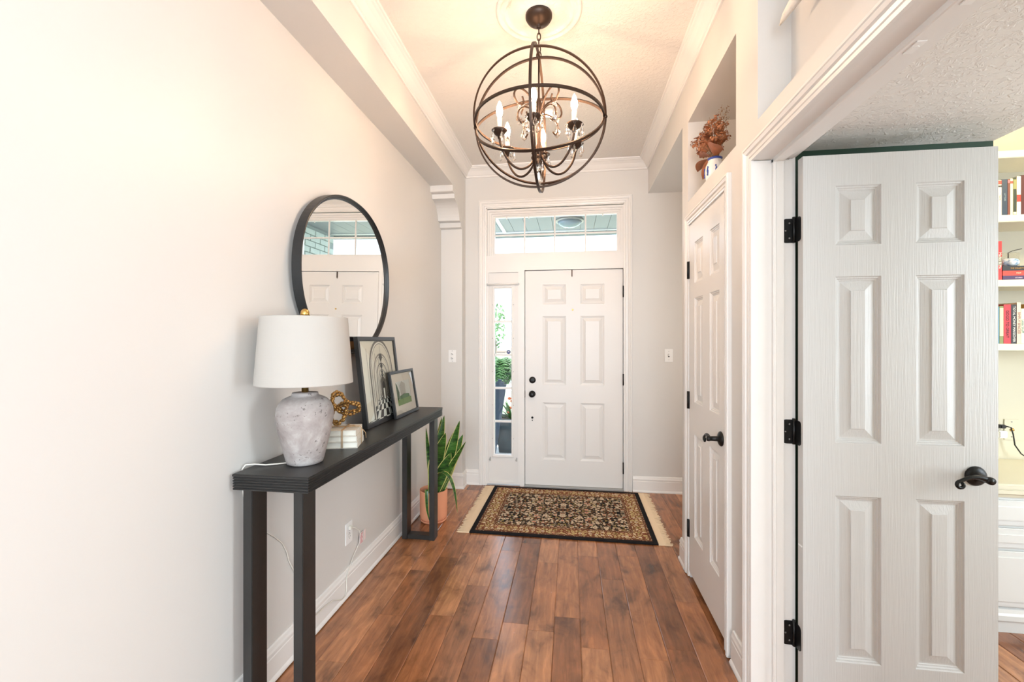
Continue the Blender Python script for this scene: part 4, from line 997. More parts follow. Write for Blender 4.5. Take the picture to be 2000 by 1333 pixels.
def switch_pair():
    c = (-1.092, PIL, 1.222)
    e = empty('light_switch', c, 'white plate with two small stacked switches on the left pilaster', 'switch')
    B = lambda u0, u1, v0, v1, d0, d1: MB().box((c[0] + u0, c[1] - d0, c[2] + v0), (c[0] + u1, c[1] - d1, c[2] + v1))
    put('plate', B(-0.036, 0.036, -0.058, 0.058, 0.0002, 0.005), M['plate'], e, bevel=0.002)
    for v in (-0.019, 0.019):
        r = put('switch_body', MB().lathe([(0.0165, 0.004), (0.0165, 0.0068), (0.014, 0.0075), (0, 0.0075)], (c[0], c[1], c[2] + v), '-y', 20), M['plate'], e)
        put('toggle', MB().prism([(-0.010, 0.002), (0.002, -0.006), (0.008, -0.006), (0.010, -0.002), (-0.002, 0.007), (-0.010, 0.007)], lambda p, q, t, v=v: (c[0] + p, c[1] - t, c[2] + v + q), 0.0072, 0.013), M['threshold'], r)
    for v in (-0.048, 0.048): put('screw', B(-0.0025, 0.0025, v - 0.0025, v + 0.0025, 0.004, 0.006), M['screw'], e)
    return e
switch_pair()
duplex('light_switch', (0.863, YF, 1.232), '-y', 'white single toggle switch plate right of the front door', 'switch', True)
duplex('wall_outlet', (XL, 2.222, 0.325), '+x', 'white outlet low on the wall under the console table', 'outlet')

# ------------------------------------------------------------------ ceiling things
CHX, CHY, CHZ, CR_ = -0.160, 2.155, 2.452, 0.320
mdl = [(0, 0), (0.212, 0), (0.212, 0.006), (0.206, 0.012), (0.196, 0.014), (0.190, 0.008), (0.180, 0.006), (0.172, 0.012), (0.164, 0.014), (0.158, 0.006), (0.150, 0.005), (0.070, 0.007), (0.066, 0.014), (0.0, 0.016)]
single('ceiling_medallion', MB().lathe([(r, -h) for r, h in mdl], (CHX, CHY, ZC), 'z', 72), M['ceiling'], (CHX, CHY, ZC), 'round cream moulded medallion on the ceiling above the chandelier', 'medallion')
ch = empty('chandelier', (CHX, CHY, CHZ), 'dark bronze orb chandelier with six lit candle bulbs and crystals', 'chandelier')
put('canopy', MB().lathe([(0.0, -0.016), (0.066, -0.016), (0.066, -0.030), (0.063, -0.036), (0.055, -0.048), (0.036, -0.060), (0.015, -0.066), (0.010, -0.076), (0.012, -0.080), (0, -0.084)], (CHX, CHY, ZC), 'z', 36), M['bronze'], ch)
z = ZC - 0.076; i = 0
while z > CHZ + CR_ + 0.020:
    pts = []
    for q in range(16):
        a = 2 * pi * q / 16; lx, lz = 0.0085 * cos(a), 0.020 * sin(a)
        pts.append((CHX + (lx if i % 2 else 0), CHY + (0 if i % 2 else lx), z - 0.017 + lz))
    put('chain_link', MB().tube(pts, 0.0026, 6, closed=True), M['bronze'], ch); z -= 0.031; i += 1
put('hanging_loop', MB().tube([(CHX + 0.011 * cos(a * pi / 8), CHY, CHZ + CR_ + 0.012 + 0.018 * sin(a * pi / 8)) for a in range(16)], 0.003, 6, closed=True), M['bronze'], ch)
yaw = radians(-2.2)
axx = Vector((cos(yaw), sin(yaw), 0)); fw_ = Vector((-sin(yaw), cos(yaw), 0)); C0 = Vector((CHX, CHY, CHZ))
up_ = Vector((0, 0, 1))
for t_, R in ((90, CR_), (0, CR_ - 0.004), (42, CR_ + 0.005), (-47, CR_ - 0.003)):
    # ring plane contains axx and a direction tilted t_ from horizontal (towards the camera)
    dvec = -fw_ * cos(radians(t_)) + up_ * sin(radians(t_)); nrm = axx.cross(dvec)
    put('orb_ring', MB().ring(C0, R, 0.0118, 0.0082, nrm, 96), M['bronze'], ch, bevel=0)
put('orb_ring', MB().ring(C0, CR_ + 0.009, 0.0122, 0.0082, axx, 96), M['bronze'], ch)
for s in (-1, 1): put('pivot_bolt', MB().ball(tuple(C0 + axx * s * (CR_ + 0.002)), 0.011, 10, 8), M['bronze'], ch)
put('column', MB().lathe([(0.004, 0.335), (0.005, 0.12), (0.010, 0.11), (0.016, 0.09), (0.010, 0.07), (0.008, 0.0), (0.011, -0.05), (0.013, -0.11), (0.022, -0.13), (0.026, -0.15), (0.022, -0.17), (0.014, -0.185), (0.018, -0.20), (0.012, -0.215), (0, -0.22)], tuple(C0), 'z', 20), M['bronze'], ch)
# six arms with cup, candle, bulb and crystals
def crystal_mesh(s):
    b = MB().ball((0, 0, -0.006 * s), 0.0058 * s, 8, 6)
    b.lathe([(0.0, -0.013 * s), (0.0025 * s, -0.016 * s), (0.007 * s, -0.028 * s), (0.0088 * s, -0.036 * s), (0.006 * s, -0.044 * s), (0.0, -0.050 * s)], (0, 0, 0), 'z', 6, 0, False)
    me = b.mesh('crystal', M['crystal']); return me
cr_s, cr_b = crystal_mesh(1.2), crystal_mesh(2.0)
def crystal(me, p):
    o = bpy.data.objects.new('crystal', me); COL.objects.link(o); o.parent = ch; o.location = Vector(p) - wloc(ch); o.rotation_euler = (0, 0, random.uniform(0, 3))
for kk in range(6):
    a = radians(-90 + 60 * kk) + yaw; dr = Vector((cos(a), sin(a), 0)); AR = 0.205
    spline = [(0.012, -0.150), (0.030, -0.195), (0.060, -0.230), (0.100, -0.244), (0.140, -0.230), (0.175, -0.192), (0.196, -0.150), (0.205, -0.112)]
    arm = put('arm', MB().tube(smooth_pts([C0 + dr * r + up_ * zz for r, zz in spline], 24), 0.0058, 8), M['bronze'], ch)
    put('scroll', MB().tube([C0 + dr * (0.012 + 0.020 + (0.020 - 0.0012 * i) * cos(1.2 + i * 0.42)) + up_ * (-0.178 + (0.020 - 0.0012 * i) * sin(1.2 + i * 0.42)) for i in range(14)], 0.0038, 6), M['bronze'], arm)
    T = C0 + dr * AR + up_ * -0.112
    put('cup', MB().lathe([(0.0, -0.004), (0.009, 0.0), (0.010, 0.012), (0.020, 0.016), (0.034, 0.032), (0.039, 0.038), (0.037, 0.040), (0.016, 0.026), (0, 0.024)], tuple(T), 'z', 20), M['bronze'], ch)
    put('candle', MB().lathe([(0.0112, 0.024), (0.0115, 0.098), (0.009, 0.100), (0, 0.100)], tuple(T), 'z', 16), M['candle'], ch)
    put('bulb', MB().lathe([(0.0075, 0.100), (0.0130, 0.114), (0.0158, 0.128), (0.0145, 0.144), (0.0090, 0.162), (0.0028, 0.176), (0, 0.180)], tuple(T), 'z', 14), M['bulb'], ch)
    for j in range(5):
        q = a + 2 * pi * j / 5 + 0.3
        crystal(cr_s, (T.x + 0.038 * cos(q), T.y + 0.038 * sin(q), T.z + 0.036))
for kk in range(4):
    a = radians(45 + 90 * kk) + yaw; dr = Vector((cos(a), sin(a), 0))
    pts = [(0.008, 0.030), (0.030, 0.078), (0.065, 0.118), (0.105, 0.132), (0.138, 0.118), (0.150, 0.088), (0.132, 0.058), (0.104, 0.056), (0.094, 0.074), (0.102, 0.096)]
    put('scroll', MB().tube(smooth_pts([C0 + dr * r + up_ * zz for r, zz in pts], 30), 0.0048, 8), M['bronze'], ch)
    pts = [(0.008, 0.030), (0.045, 0.052), (0.085, 0.050), (0.118, 0.028), (0.128, -0.008), (0.110, -0.032), (0.090, -0.022)]
    put('scroll', MB().tube(smooth_pts([C0 + dr * r + up_ * zz for r, zz in pts], 24), 0.0044, 8), M['bronze'], ch)
    crystal(cr_b, C0 + dr * 0.120 + up_ * 0.050)
for j in range(4):
    a = j * pi / 2 + 0.4; crystal(cr_s, C0 + Vector((cos(a) * 0.02, sin(a) * 0.02, -0.185)))
crystal(cr_b, C0 + up_ * -0.218)
# recessed ceiling light
rl = empty('recessed_ceiling_light', (-0.157, 3.135, ZC), 'small lit round ceiling light between the chandelier and the front door', 'light')
put('trim_ring', MB().lathe([(0.046, -0.002), (0.062, -0.004), (0.066, -0.0005), (0.066, 0), (0.046, 0)], (-0.157, 3.135, ZC), 'z', 40), M['trim'], rl)
put('lens', MB().lathe([(0.0, -0.012), (0.028, -0.010), (0.046, -0.003), (0.046, -0.0005), (0, -0.0005)], (-0.157, 3.135, ZC), 'z', 32), M['canlight'], rl)

# ------------------------------------------------------------------ niche: vase with dried bouquet
VX, VY = 0.758, 2.445
vs_ = empty('vase', (VX, VY, NZ0), 'small blue and white china vase in the niche above the closet', 'vase')
vpr = [(0.0, 0.0), (0.034, 0.0), (0.036, 0.006), (0.046, 0.045), (0.050, 0.080), (0.046, 0.110), (0.036, 0.130), (0.033, 0.142), (0.037, 0.150), (0.035, 0.151), (0.031, 0.142), (0.034, 0.128), (0.0, 0.120)]
put('body', MB().lathe(vpr, (VX, VY, NZ0), 'z', 28), M['china'], vs_)
b = MB().lathe([(0.0335, 0.1405), (0.0372, 0.1495), (0.0378, 0.1500), (0.0345, 0.1398)], (VX, VY, NZ0), 'z', 28)
put('rim_band', b, M['chinablue'], vs_)
b = MB()
for i in range(40):
    q = i * 0.9; zz = 0.055 + 0.05 * ((i * 0.37) % 1); rad_ = 0.0500 if zz < 0.1 else 0.0465
    b.ball((VX + rad_ * cos(q), VY + rad_ * sin(q), NZ0 + zz), 0.006, 6, 4, 0, (0.7, 0.7, 1.0))
put('painted_flowers', b, M['chinablue'], vs_, label='cobalt blue painted flowers')
bq = empty('dried_bouquet', (VX, VY, NZ0 + 0.122), 'dried rust coloured bouquet of leaves and blooms in the china vase', 'flowers')
rr = random.Random(21); top0 = Vector((VX, VY, NZ0 + 0.150))
b = MB(); tips = []
for i in range(44):
    a = rr.uniform(0, 2 * pi); sp_ = 0.13 * sqrt(rr.random()); hz = rr.uniform(0.05, 0.13) + (0.13 - sp_) * rr.uniform(0.2, 0.9)
    tip = top0 + Vector((cos(a) * sp_ * 0.55 - 0.015, sin(a) * sp_ * 1.25 + 0.01, hz)); tips.append(tip)
    b.tube([(VX + cos(a) * 0.012, VY + sin(a) * 0.012, NZ0 + 0.125), top0 + Vector((cos(a) * 0.018, sin(a) * 0.018, 0.01)), top0.lerp(tip, 0.6) + Vector((0, 0, 0.01)), tip], 0.0013, 4)
put('stems', b, M['driedstem'], bq)['kind'] = 'stuff'
def big_leaf(p0, p1, w, drop, mi='copperleaf'):
    p0, p1 = Vector(p0), Vector(p1); n = 8; b = MB(); vs = []
    L = (p1 - p0); side = L.cross(Vector((rr.uniform(-.5, .5), rr.uniform(-.5, .5), 1))).normalized(); up = side.cross(L).normalized()
    for i in range(n + 1):
        s = i / n; p = p0.lerp(p1, s) + Vector((0, 0, -drop * s * s + drop * 0.6 * s)); ww = w * sin(pi * (0.06 + 0.94 * s)) ** 0.8 * 0.5 if s < 1 else 0.0008
        vs += [p - side * ww + up * ww * 0.4, p, p + side * ww + up * ww * 0.4]
    b.add(vs, [q for i in range(n) for q in ((i * 3, i * 3 + 1, i * 3 + 4, i * 3 + 3), (i * 3 + 1, i * 3 + 2, i * 3 + 5, i * 3 + 4))], 0, True)
    put('leaf', b, M[mi], bq, fixn=False)
big_leaf(top0 + Vector((-0.01, 0.02, 0.005)), top0 + Vector((-0.040, 0.175, 0.005)), 0.085, 0.02)
big_leaf(top0 + Vector((-0.02, 0.01, 0.015)), top0 + Vector((-0.050, 0.10, 0.055)), 0.075, 0.02)
big_leaf(top0 + Vector((-0.03, 0.0, 0.0)), top0 + Vector((-0.050, 0.04, -0.10)), 0.040, -0.01)
big_leaf(top0 + Vector((-0.01, -0.02, 0.01)), top0 + Vector((-0.05, -0.14, 0.03)), 0.080, 0.02)
big_leaf(top0 + Vector((0.0, -0.01, 0.03)), top0 + Vector((-0.045, -0.10, 0.075)), 0.070, 0.02)
big_leaf(top0 + Vector((-0.03, 0.03, 0.05)), top0 + Vector((-0.06, 0.035, 0.125)), 0.085, 0.0)
for i in range(34):
    a = rr.uniform(0, 6.3); r0 = rr.uniform(0.02, 0.09); c0 = top0 + Vector((cos(a) * r0 * 0.6 - 0.015, sin(a) * r0 * 1.3 + 0.01, rr.uniform(0.03, 0.16)))
    L = rr.uniform(0.03, 0.06); big_leaf(c0, c0 + Vector((cos(a) * L * 0.7 - 0.01, sin(a) * L, rr.uniform(-0.02, 0.035))), L * 0.5, 0.006)
def bloom(c, r, n):
    b = MB()
    for i in range(n):
        d = Vector((rr.gauss(0, 1), rr.gauss(0, 1), rr.gauss(0, 1) + 0.3)).normalized(); p = Vector(c) + d * r * rr.uniform(0.45, 1.0)
        a1 = d.orthogonal().normalized(); a1.rotate(Matrix.Rotation(rr.uniform(0, 6.3), 3, d)); a2 = d.cross(a1); s = r * rr.uniform(0.35, 0.6)
        b.add([p - a1 * s * 0.5, p + a2 * s * 0.45 + d * s * 0.2, p + a1 * s * 0.7 + d * s * 0.4, p - a2 * s * 0.45 + d * s * 0.2], [(0, 1, 2, 3)])
    put('bloom', b, M['driedpetal'], bq, fixn=False)
for i, t in enumerate(tips):
    bloom(t, rr.uniform(0.013, 0.026), 30)
b = MB()
for i in range(14):
    a = rr.uniform(0, 6.3); tip = top0 + Vector((cos(a) * 0.05, sin(a) * 0.13, rr.uniform(0.16, 0.23)))
    base_ = top0 + Vector((cos(a) * 0.02, sin(a) * 0.04, 0.10)); b.tube([base_, tip], 0.0008, 4)
    for j in range(9):
        p = base_.lerp(tip, 0.45 + 0.06 * j) + Vector((rr.uniform(-.012, .012), rr.uniform(-.012, .012), rr.uniform(-.006, .006))); b.ball(tuple(p), 0.0026, 5, 4)
put('seed_sprays', b, M['driedstem'], bq)['kind'] = 'stuff'
# weathered white wood in the niche over the office doorway
sk = [(0.722, 1.635, 2.474), (0.726, 1.60, 2.486), (0.735, 1.52, 2.500), (0.738, 1.40, 2.515), (0.738, 1.25, 2.51), (0.738, 1.10, 2.46), (0.738, 0.98, 2.37), (0.738, 0.90, 2.25), (0.738, 0.88, 2.212)]
rad = [0.002, 0.012, 0.021, 0.026, 0.030, 0.032, 0.033, 0.033, 0.030]
single('driftwood_branch', MB().tube(sk, rad, 10), M['whitewood'], (0.738, 0.88, NZ0), 'pointed white washed piece of wood in the niche over the office doorway', 'ornament')

def text_mesh(body, size, m):
    cu = bpy.data.curves.new('title', 'FONT'); cu.body = body; cu.size = size; cu.align_x = 'CENTER'; cu.align_y = 'CENTER'; cu.extrude = 0.0001
    t = bpy.data.objects.new('title', cu); COL.objects.link(t); bpy.context.view_layer.update()
    me = bpy.data.meshes.new_from_object(t.evaluated_get(bpy.context.evaluated_depsgraph_get())); me.materials.clear(); me.materials.append(m)
    bpy.data.objects.remove(t); bpy.data.curves.remove(cu)
    return me
# ------------------------------------------------------------------ office built-ins
BX0, BX1, BYF, BYB = 1.70, 2.95, 2.58, 2.818
bc = empty('bookcase', (2.3, 2.7, 1.30), 'cream built-in bookshelves beyond the open office door', 'bookcase')
for z0, z1 in ((1.318, 1.353), (1.650, 1.685), (1.985, 2.022), (2.318, 2.355)):
    put('shelf', MB().box((BX0, BYF, z0), (BX1, BYB, z1)), M['cream'], bc, bevel=0.003)
for x in (BX0 - 0.02, BX1):
    put('side_panel', MB().box((x, BYF, 1.318), (x + 0.02, BYB, 2.355)), M['cream'], bc)
put('back_panel', MB().box((BX0, BYB - 0.006, 1.34), (BX1, BYB, 2.33)), flat('#b9b4a4'), bc)
ct = empty('cabinet', (2.4, 2.58, 0), 'pale painted base cabinet with moulded drawer fronts in the office', 'cabinet')
CFY = 2.33
put('countertop', MB().box((1.68, CFY - 0.010, 0.672), (3.2, 2.816, 0.700)), M['cream'], ct, bevel=0.006)
put('carcass', MB().box((1.70, CFY + 0.012, 0.075), (3.18, 2.81, 0.672)), M['cab'], ct)
put('edge_moulding', MB().prism([(0.012, 0.672), (-0.012, 0.672), (-0.012, 0.655), (-0.004, 0.648), (0.0, 0.636), (0.012, 0.632)], lambda p, q, t: (t, CFY + p, q), 1.70, 3.18), M['cream'], ct)
put('toe_board', MB().box((1.70, CFY + 0.006, 0.0), (3.18, CFY + 0.030, 0.075)), M['cab'], ct)
put('base_moulding', MB().prism([(0.014, 0.062), (-0.010, 0.062), (-0.010, 0.085), (-0.004, 0.095), (0.0, 0.112), (0.014, 0.116)], lambda p, q, t: (t, CFY + p, q), 1.70, 3.18), M['cab'], ct)
def front(z0, z1, x0, x1):
    b = MB().box((x0, CFY - 0.004, z0), (x1, CFY + 0.012, z1))
    d = put('drawer_front', b, M['cab'], ct, bevel=0.003)
    put('raised_field', MB().box((x0 + 0.03, CFY - 0.010, z0 + 0.025), (x1 - 0.03, CFY - 0.003, z1 - 0.025)), M['cab'], d, bevel=0.003)
for x0, x1 in ((1.72, 2.44), (2.46, 3.16)):
    front(0.505, 0.622, x0, x1); front(0.400, 0.492, x0, x1); front(0.125, 0.385, x0, x1)
# books
def book(x0, th, h, z, col, label, title=None, tcol='#f2ecd8', tsize=0.010, top=None, depth=0.15, yf=BYF + 0.012, group='books on the office shelves'):
    e = empty('book', (x0 + th / 2, yf + depth / 2, z), label, 'book', group)
    b = MB().box((x0, yf, z), (x0 + th, yf + 0.003, z + h)).box((x0, yf + 0.003, z), (x0 + 0.0016, yf + depth, z + h)).box((x0 + th - 0.0016, yf + 0.003, z), (x0 + th, yf + depth, z + h))
    put('cover', b, flat(col, 0.45), e)
    put('pages', MB().box((x0 + 0.0016, yf + 0.003, z + 0.002), (x0 + th - 0.0016, yf + depth - 0.004, z + h - 0.003)), M['paper'], e)
    if top:
        for (f0, f1, c) in top: put('spine_band', MB().box((x0 + 0.0004, yf - 0.0006, z + h * f0), (x0 + th - 0.0004, yf + 0.0004, z + h * f1)), flat(c, 0.45), e)
    if title:
        t = bpy.data.objects.new('title', text_mesh(title, tsize, flat(tcol))); COL.objects.link(t); t.parent = e
        # reads downwards on the spine
        t.rotation_euler = (pi / 2, pi / 2, 0); t.location = Vector((x0 + th / 2, yf - 0.0012, z + h * 0.5)) - wloc(e)
    return e
z1s, z2s, z3s = 1.3535, 1.6855, 2.0225
# top shelf
x = 2.166
for th, h, col, lab, ti, tc, ts, bands in (
    (0.018, 0.175, '#4a3c36', 'brown book behind the door edge on the top shelf', None, None, 0, None),
    (0.020, 0.182, '#1b1a1c', 'black book first in view on the top shelf', 'NIGHT', '#cfc8b8', 0.011, None),
    (0.0150, 0.184, '#e7dcc2', 'cream paperback with a red cap beside the black one on the top shelf', 'NOVEL', '#4a3f35', 0.009, [(0.88, 0.99, '#c9402f'), (0.80, 0.85, '#33302e')]),
    (0.0250, 0.188, '#27384c', 'thick navy book in the middle of the top shelf', 'LETTERS', '#8fa0a8', 0.011, None),
    (0.0105, 0.186, '#6e3526', 'thin rust brown book right of the navy one', None, None, 0, [(0.90, 0.98, '#d06a6e')]),
    (0.0125, 0.190, '#e6d7ae', 'thin pale yellow book on the top shelf', None, None, 0, [(0.86, 0.93, '#b2483a')]),
    (0.0145, 0.192, '#2c3527', 'dark green book next to the tall white one', None, None, 0, [(0.70, 0.96, '#8a8a55'), (0.02, 0.08, '#d8d0b5')]),
    (0.0190, 0.200, '#ded5bd', 'tall off-white book with a red block on the top shelf', None, None, 0, [(0.34, 0.52, '#b9352b')]),
    (0.030, 0.205, '#4c1d1b', 'thick dark maroon book at the end of the top shelf', None, None, 0, None)):
    book(x, th, h, z3s, col, lab, ti, tc or '#ffffff', ts or 0.01, bands); x += th + 0.0012
# middle shelf
book(2.204, 0.0185, 0.203, z2s, '#c02a26', 'red upright paperback titled in white on the middle shelf', 'Marley & Me', '#f3e3d8', 0.0165, [(0.38, 0.60, '#7a715c')])
def flatbook(z, th, w, col, lab, title, tcol, x0=2.227, depth=0.15, ts=0.009):
    e = empty('book', (x0 + w / 2, BYF + 0.012 + depth / 2, z), lab, 'book', 'books on the office shelves'); yf = BYF + 0.012
    b = MB().box((x0, yf, z), (x0 + w, yf + 0.003, z + th)).box((x0, yf + 0.003, z), (x0 + w, yf + depth, z + 0.0016)).box((x0, yf + 0.003, z + th - 0.0016), (x0 + w, yf + depth, z + th))
    put('cover', b, flat(col, 0.45), e); put('pages', MB().box((x0 + 0.002, yf + 0.003, z + 0.0016), (x0 + w - 0.002, yf + depth - 0.003, z + th - 0.0016)), M['paper'], e)
    t = bpy.data.objects.new('title', text_mesh(title, ts, flat(tcol))); COL.objects.link(t); t.parent = e; t.rotation_euler = (pi / 2, 0, 0); t.location = Vector((x0 + w * 0.42, yf - 0.0008, z + th / 2)) - wloc(e)
    return e
flatbook(z2s, 0.0215, 0.17, '#3d2350', 'purple book lying at the bottom of the stack on the middle shelf', 'STORIES', '#d7c9dc')
flatbook(z2s + 0.0218, 0.026, 0.17, '#bf3a26', 'orange red book lying in the middle of the stack', 'MILES', '#f0d9b8')
flatbook(z2s + 0.0482, 0.024, 0.17, '#1a1a1a', 'black book lying on top of the stack under the glass pumpkin', 'THE COLLECTION', '#d9a03c')
gp = empty('glass_pumpkin', (2.297, 2.645, z2s + 0.0724), 'blue and white swirled glass pumpkin with a wire stem on the middle shelf', 'ornament')
b = MB(); vs = []; sg = 40; rg = 12
for i in range(rg + 1):
    a = pi * i / rg
    for j in range(sg):
        q = 2 * pi * j / sg; r = 0.043 * sin(a) * (1 - 0.07 * abs(cos(4 * q)) ** 3); vs.append((2.297 + r * cos(q), 2.645 + r * sin(q), z2s + 0.0724 + 0.030 - 0.030 * cos(a) * (1 - 0.25 * (1 - sin(a)))))
b.add(vs, [(i * sg + j, i * sg + (j + 1) % sg, (i + 1) * sg + (j + 1) % sg, (i + 1) * sg + j) for i in range(rg) for j in range(sg)], 0, True)
dz = z2s + 0.0724 - min(v[2] for v in b.v); b.v = [(a, c, d + dz) for a, c, d in b.v]
put('body', b, M['swirlglass'], gp)
put('stem', MB().tube([(2.297, 2.645, z2s + 0.122), (2.297, 2.645, z2s + 0.150), (2.310, 2.640, z2s + 0.158), (2.348, 2.632, z2s + 0.168)], 0.0022, 6), M['blackcord'], gp)
single('storage_box', MB().box((2.275, 2.72, z2s), (2.42, 2.81, z2s + 0.165)), mat('grey green ribbed box', (0.30, 0.29, 0.24), 0.8, bump=(200, 0.5, 0.004)), (2.35, 2.76, z2s), 'grey green box standing behind the stacked books', 'box', bevel=0.003)
# lower shelf
x = 2.168
for th, h, col, lab, ti, tc, ts, bands in (
    (0.020, 0.170, '#6b5a4a', 'brown book hidden at the left end of the lower shelf', None, None, 0, None),
    (0.021, 0.192, '#3a7f9c', 'teal blue book beside the door edge on the lower shelf', None, None, 0, None),
    (0.0175, 0.196, '#7c8447', 'olive green book with a pale strip on the lower shelf', None, None, 0, [(0.20, 0.95, '#d9d2a6')]),
    (0.0330, 0.204, '#c01f2b', 'thick bright red book with black title on the lower shelf', 'GOOD TO GREAT', '#1c1113', 0.0175, None),
    (0.0240, 0.203, '#17181a', 'black book with white title on the lower shelf', 'TOTAL MONEY MAKEOVER', '#f0eee6', 0.0150, None),
    (0.0180, 0.214, '#e6c4ae', 'tall pale pink book on the lower shelf', 'SIMPLY SPACED', '#7a5f52', 0.0165, None),
    (0.0155, 0.182, '#e9e2c6', 'short cream book last in view on the lower shelf', 'Less Stuff', '#3c7a78', 0.0185, None),
    (0.026, 0.205, '#a7843f', 'tan book right of the cream one', None, None, 0, None)):
    book(x, th, h, z1s, col, lab, ti, tc or '#ffffff', ts or 0.01, bands); x += th + 0.0014
# wall plates and cord in the office
oe = empty('cable_plate', (2.462, 2.82, 0.868), 'cream wall plate with a small jack above the office counter', 'plate')
put('plate', MB().box((2.425, 2.8145, 0.808), (2.499, 2.8198, 0.926)), M['cream'], oe, bevel=0.002)
put('jack', MB().lathe([(0.010, 0), (0.010, 0.004), (0.005, 0.006), (0.004, 0.012), (0, 0.012)], (2.462, 2.8145, 0.866), '-y', 12), M['brass'], oe)
for z in (0.826, 0.910): put('screw', MB().box((2.459, 2.8135, z - 0.003), (2.465, 2.815, z + 0.003)), M['screw'], oe)
oo = empty('wall_outlet', (2.372, 2.82, 0.868), 'cream outlet behind the open office door edge with plugs in it', 'outlet')
put('plate', MB().box((2.335, 2.8145, 0.808), (2.409, 2.8198, 0.926)), M['cream'], oo, bevel=0.002)
put('receptacle', MB().box((2.355, 2.812, 0.875), (2.389, 2.815, 0.905)).box((2.355, 2.812, 0.830), (2.389, 2.815, 0.860)), M['plate'], oo)
pc_ = empty('charging_lead', (2.40, 2.80, 0.885), 'black power cord drooping from the office outlet to the counter', 'cable')
put('plug', MB().box((2.385, 2.785, 0.876), (2.414, 2.8115, 0.896)), M['blackcord'], pc_, bevel=0.004)
put('cable', MB().tube([(2.410, 2.79, 0.890), (2.424, 2.775, 0.885), (2.430, 2.77, 0.850), (2.434, 2.765, 0.790), (2.455, 2.755, 0.745), (2.49, 2.745, 0.716), (2.54, 2.735, 0.7045), (2.66, 2.72, 0.7035)], 0.0032, 6), M['blackcord'], pc_)
single('power_adapter', MB().box((2.372, 2.780, 0.822), (2.416, 2.8115, 0.864)), M['plate'], (2.394, 2.8, 0.84), 'white plug-in adapter below the black plug in the office', 'adapter', bevel=0.005)

# ------------------------------------------------------------------ porch and garden outside
struct('floor_porch', MB().box((-3.0, 4.21, -0.15), (3.0, 6.0, -0.02)), M['concrete'], 'concrete porch floor outside the front door')
b = MB()
for i in range(20): b.box((-2.2 + i * 0.165, 4.21, 2.75), (-2.2 + i * 0.165 + 0.161, 5.62, 2.77))
b.box((-2.2, 4.21, 2.77), (1.2, 5.8, 2.80))
struct('ceiling_porch', b, M['soffit'], 'grey board ceiling of the front porch')
struct('trim_12', MB().box((-2.2, 5.62, 2.742), (1.2, 5.80, 2.82)), M['beam'], 'dark porch beam seen through the transom')
struct('trim_13', MB().box((-2.2, 5.50, 2.738), (0.94, 5.52, 2.75)).box((-0.86, 4.6, 2.738), (-0.82, 5.5, 2.75)), M['plate'], 'white strip on the porch ceiling')
pl = empty('porch_light', (-0.02, 5.05, 2.75), 'round flush porch ceiling light seen through the transom', 'light')
put('base', MB().lathe([(0.16, 0), (0.16, -0.02), (0, -0.02)], (-0.02, 5.05, 2.75), 'z', 32), M['threshold'], pl)
put('dome', MB().lathe([(0.14, -0.02), (0.12, -0.05), (0.07, -0.075), (0, -0.085)], (-0.02, 5.05, 2.75), 'z', 32), flat('#8c9aa6', 0.2), pl)
# brick side wall (seen in the mirror)
bw = struct('wall_porch', MB().box((0.972, 4.21, -0.05), (1.15, 5.62, 2.75)), M['mortar'], 'pale painted brick side wall of the porch seen in the mirror')
bme = MB().box((-0.012, -0.1015, 0), (0.012, 0.1015, 0.066)).mesh('brick', M['brick'], bevel=0.003)
row = 0; z = 1.50
while z + 0.068 < 2.75:
    y = 4.212 + (0.106 if row % 2 else 0) + 0.1015
    while y + 0.1 < 5.62:
        o = bpy.data.objects.new('brick', bme); COL.objects.link(o); o.parent = bw; o.location = (0.966 + random.uniform(-.002, .002), y, z); y += 0.213
    z += 0.076; row += 1
struct('ground', MB().box((-40, 6.0, -0.6), (40, 90, -0.30)), M['lawn'], 'sunlit front lawn beyond the porch')
struct('path', MB().box((-14, 14, -0.30), (14, 21, -0.285)), M['drive'], 'pale driveway across the lawn')
# planter, wooden frame, fern
PLX, PLY = -0.735, 5.45
pn = empty('planter', (PLX, PLY, -0.02), 'dark slate square planter on the porch seen through the sidelight', 'planter')
b = MB(); a0, a1, hh = 0.15, 0.19, 0.40
b.add([(PLX + sx_ * a0, PLY + sy_ * a0, -0.02) for sx_, sy_ in ((-1, -1), (1, -1), (1, 1), (-1, 1))] + [(PLX + sx_ * a1, PLY + sy_ * a1, hh) for sx_, sy_ in ((-1, -1), (1, -1), (1, 1), (-1, 1))] +
      [(PLX + sx_ * (a1 - .02), PLY + sy_ * (a1 - .02), hh) for sx_, sy_ in ((-1, -1), (1, -1), (1, 1), (-1, 1))] + [(PLX + sx_ * (a1 - .03), PLY + sy_ * (a1 - .03), hh - 0.06) for sx_, sy_ in ((-1, -1), (1, -1), (1, 1), (-1, 1))],
      [(3, 2, 1, 0)] + [(i * 4 + j, i * 4 + (j + 1) % 4, i * 4 + 4 + (j + 1) % 4, i * 4 + 4 + j) for i in range(3) for j in range(4)])
put('box', b, M['slate'], pn)
put('soil', MB().box((PLX - a1 + .035, PLY - a1 + .035, hh - 0.08), (PLX + a1 - .035, PLY + a1 - .035, hh - 0.05)), M['soil'], pn)
rr = random.Random(4)
fl = empty('flowering_plant', (PLX, PLY, hh - 0.05), 'orange flowering plant in the slate planter outside', 'plant')
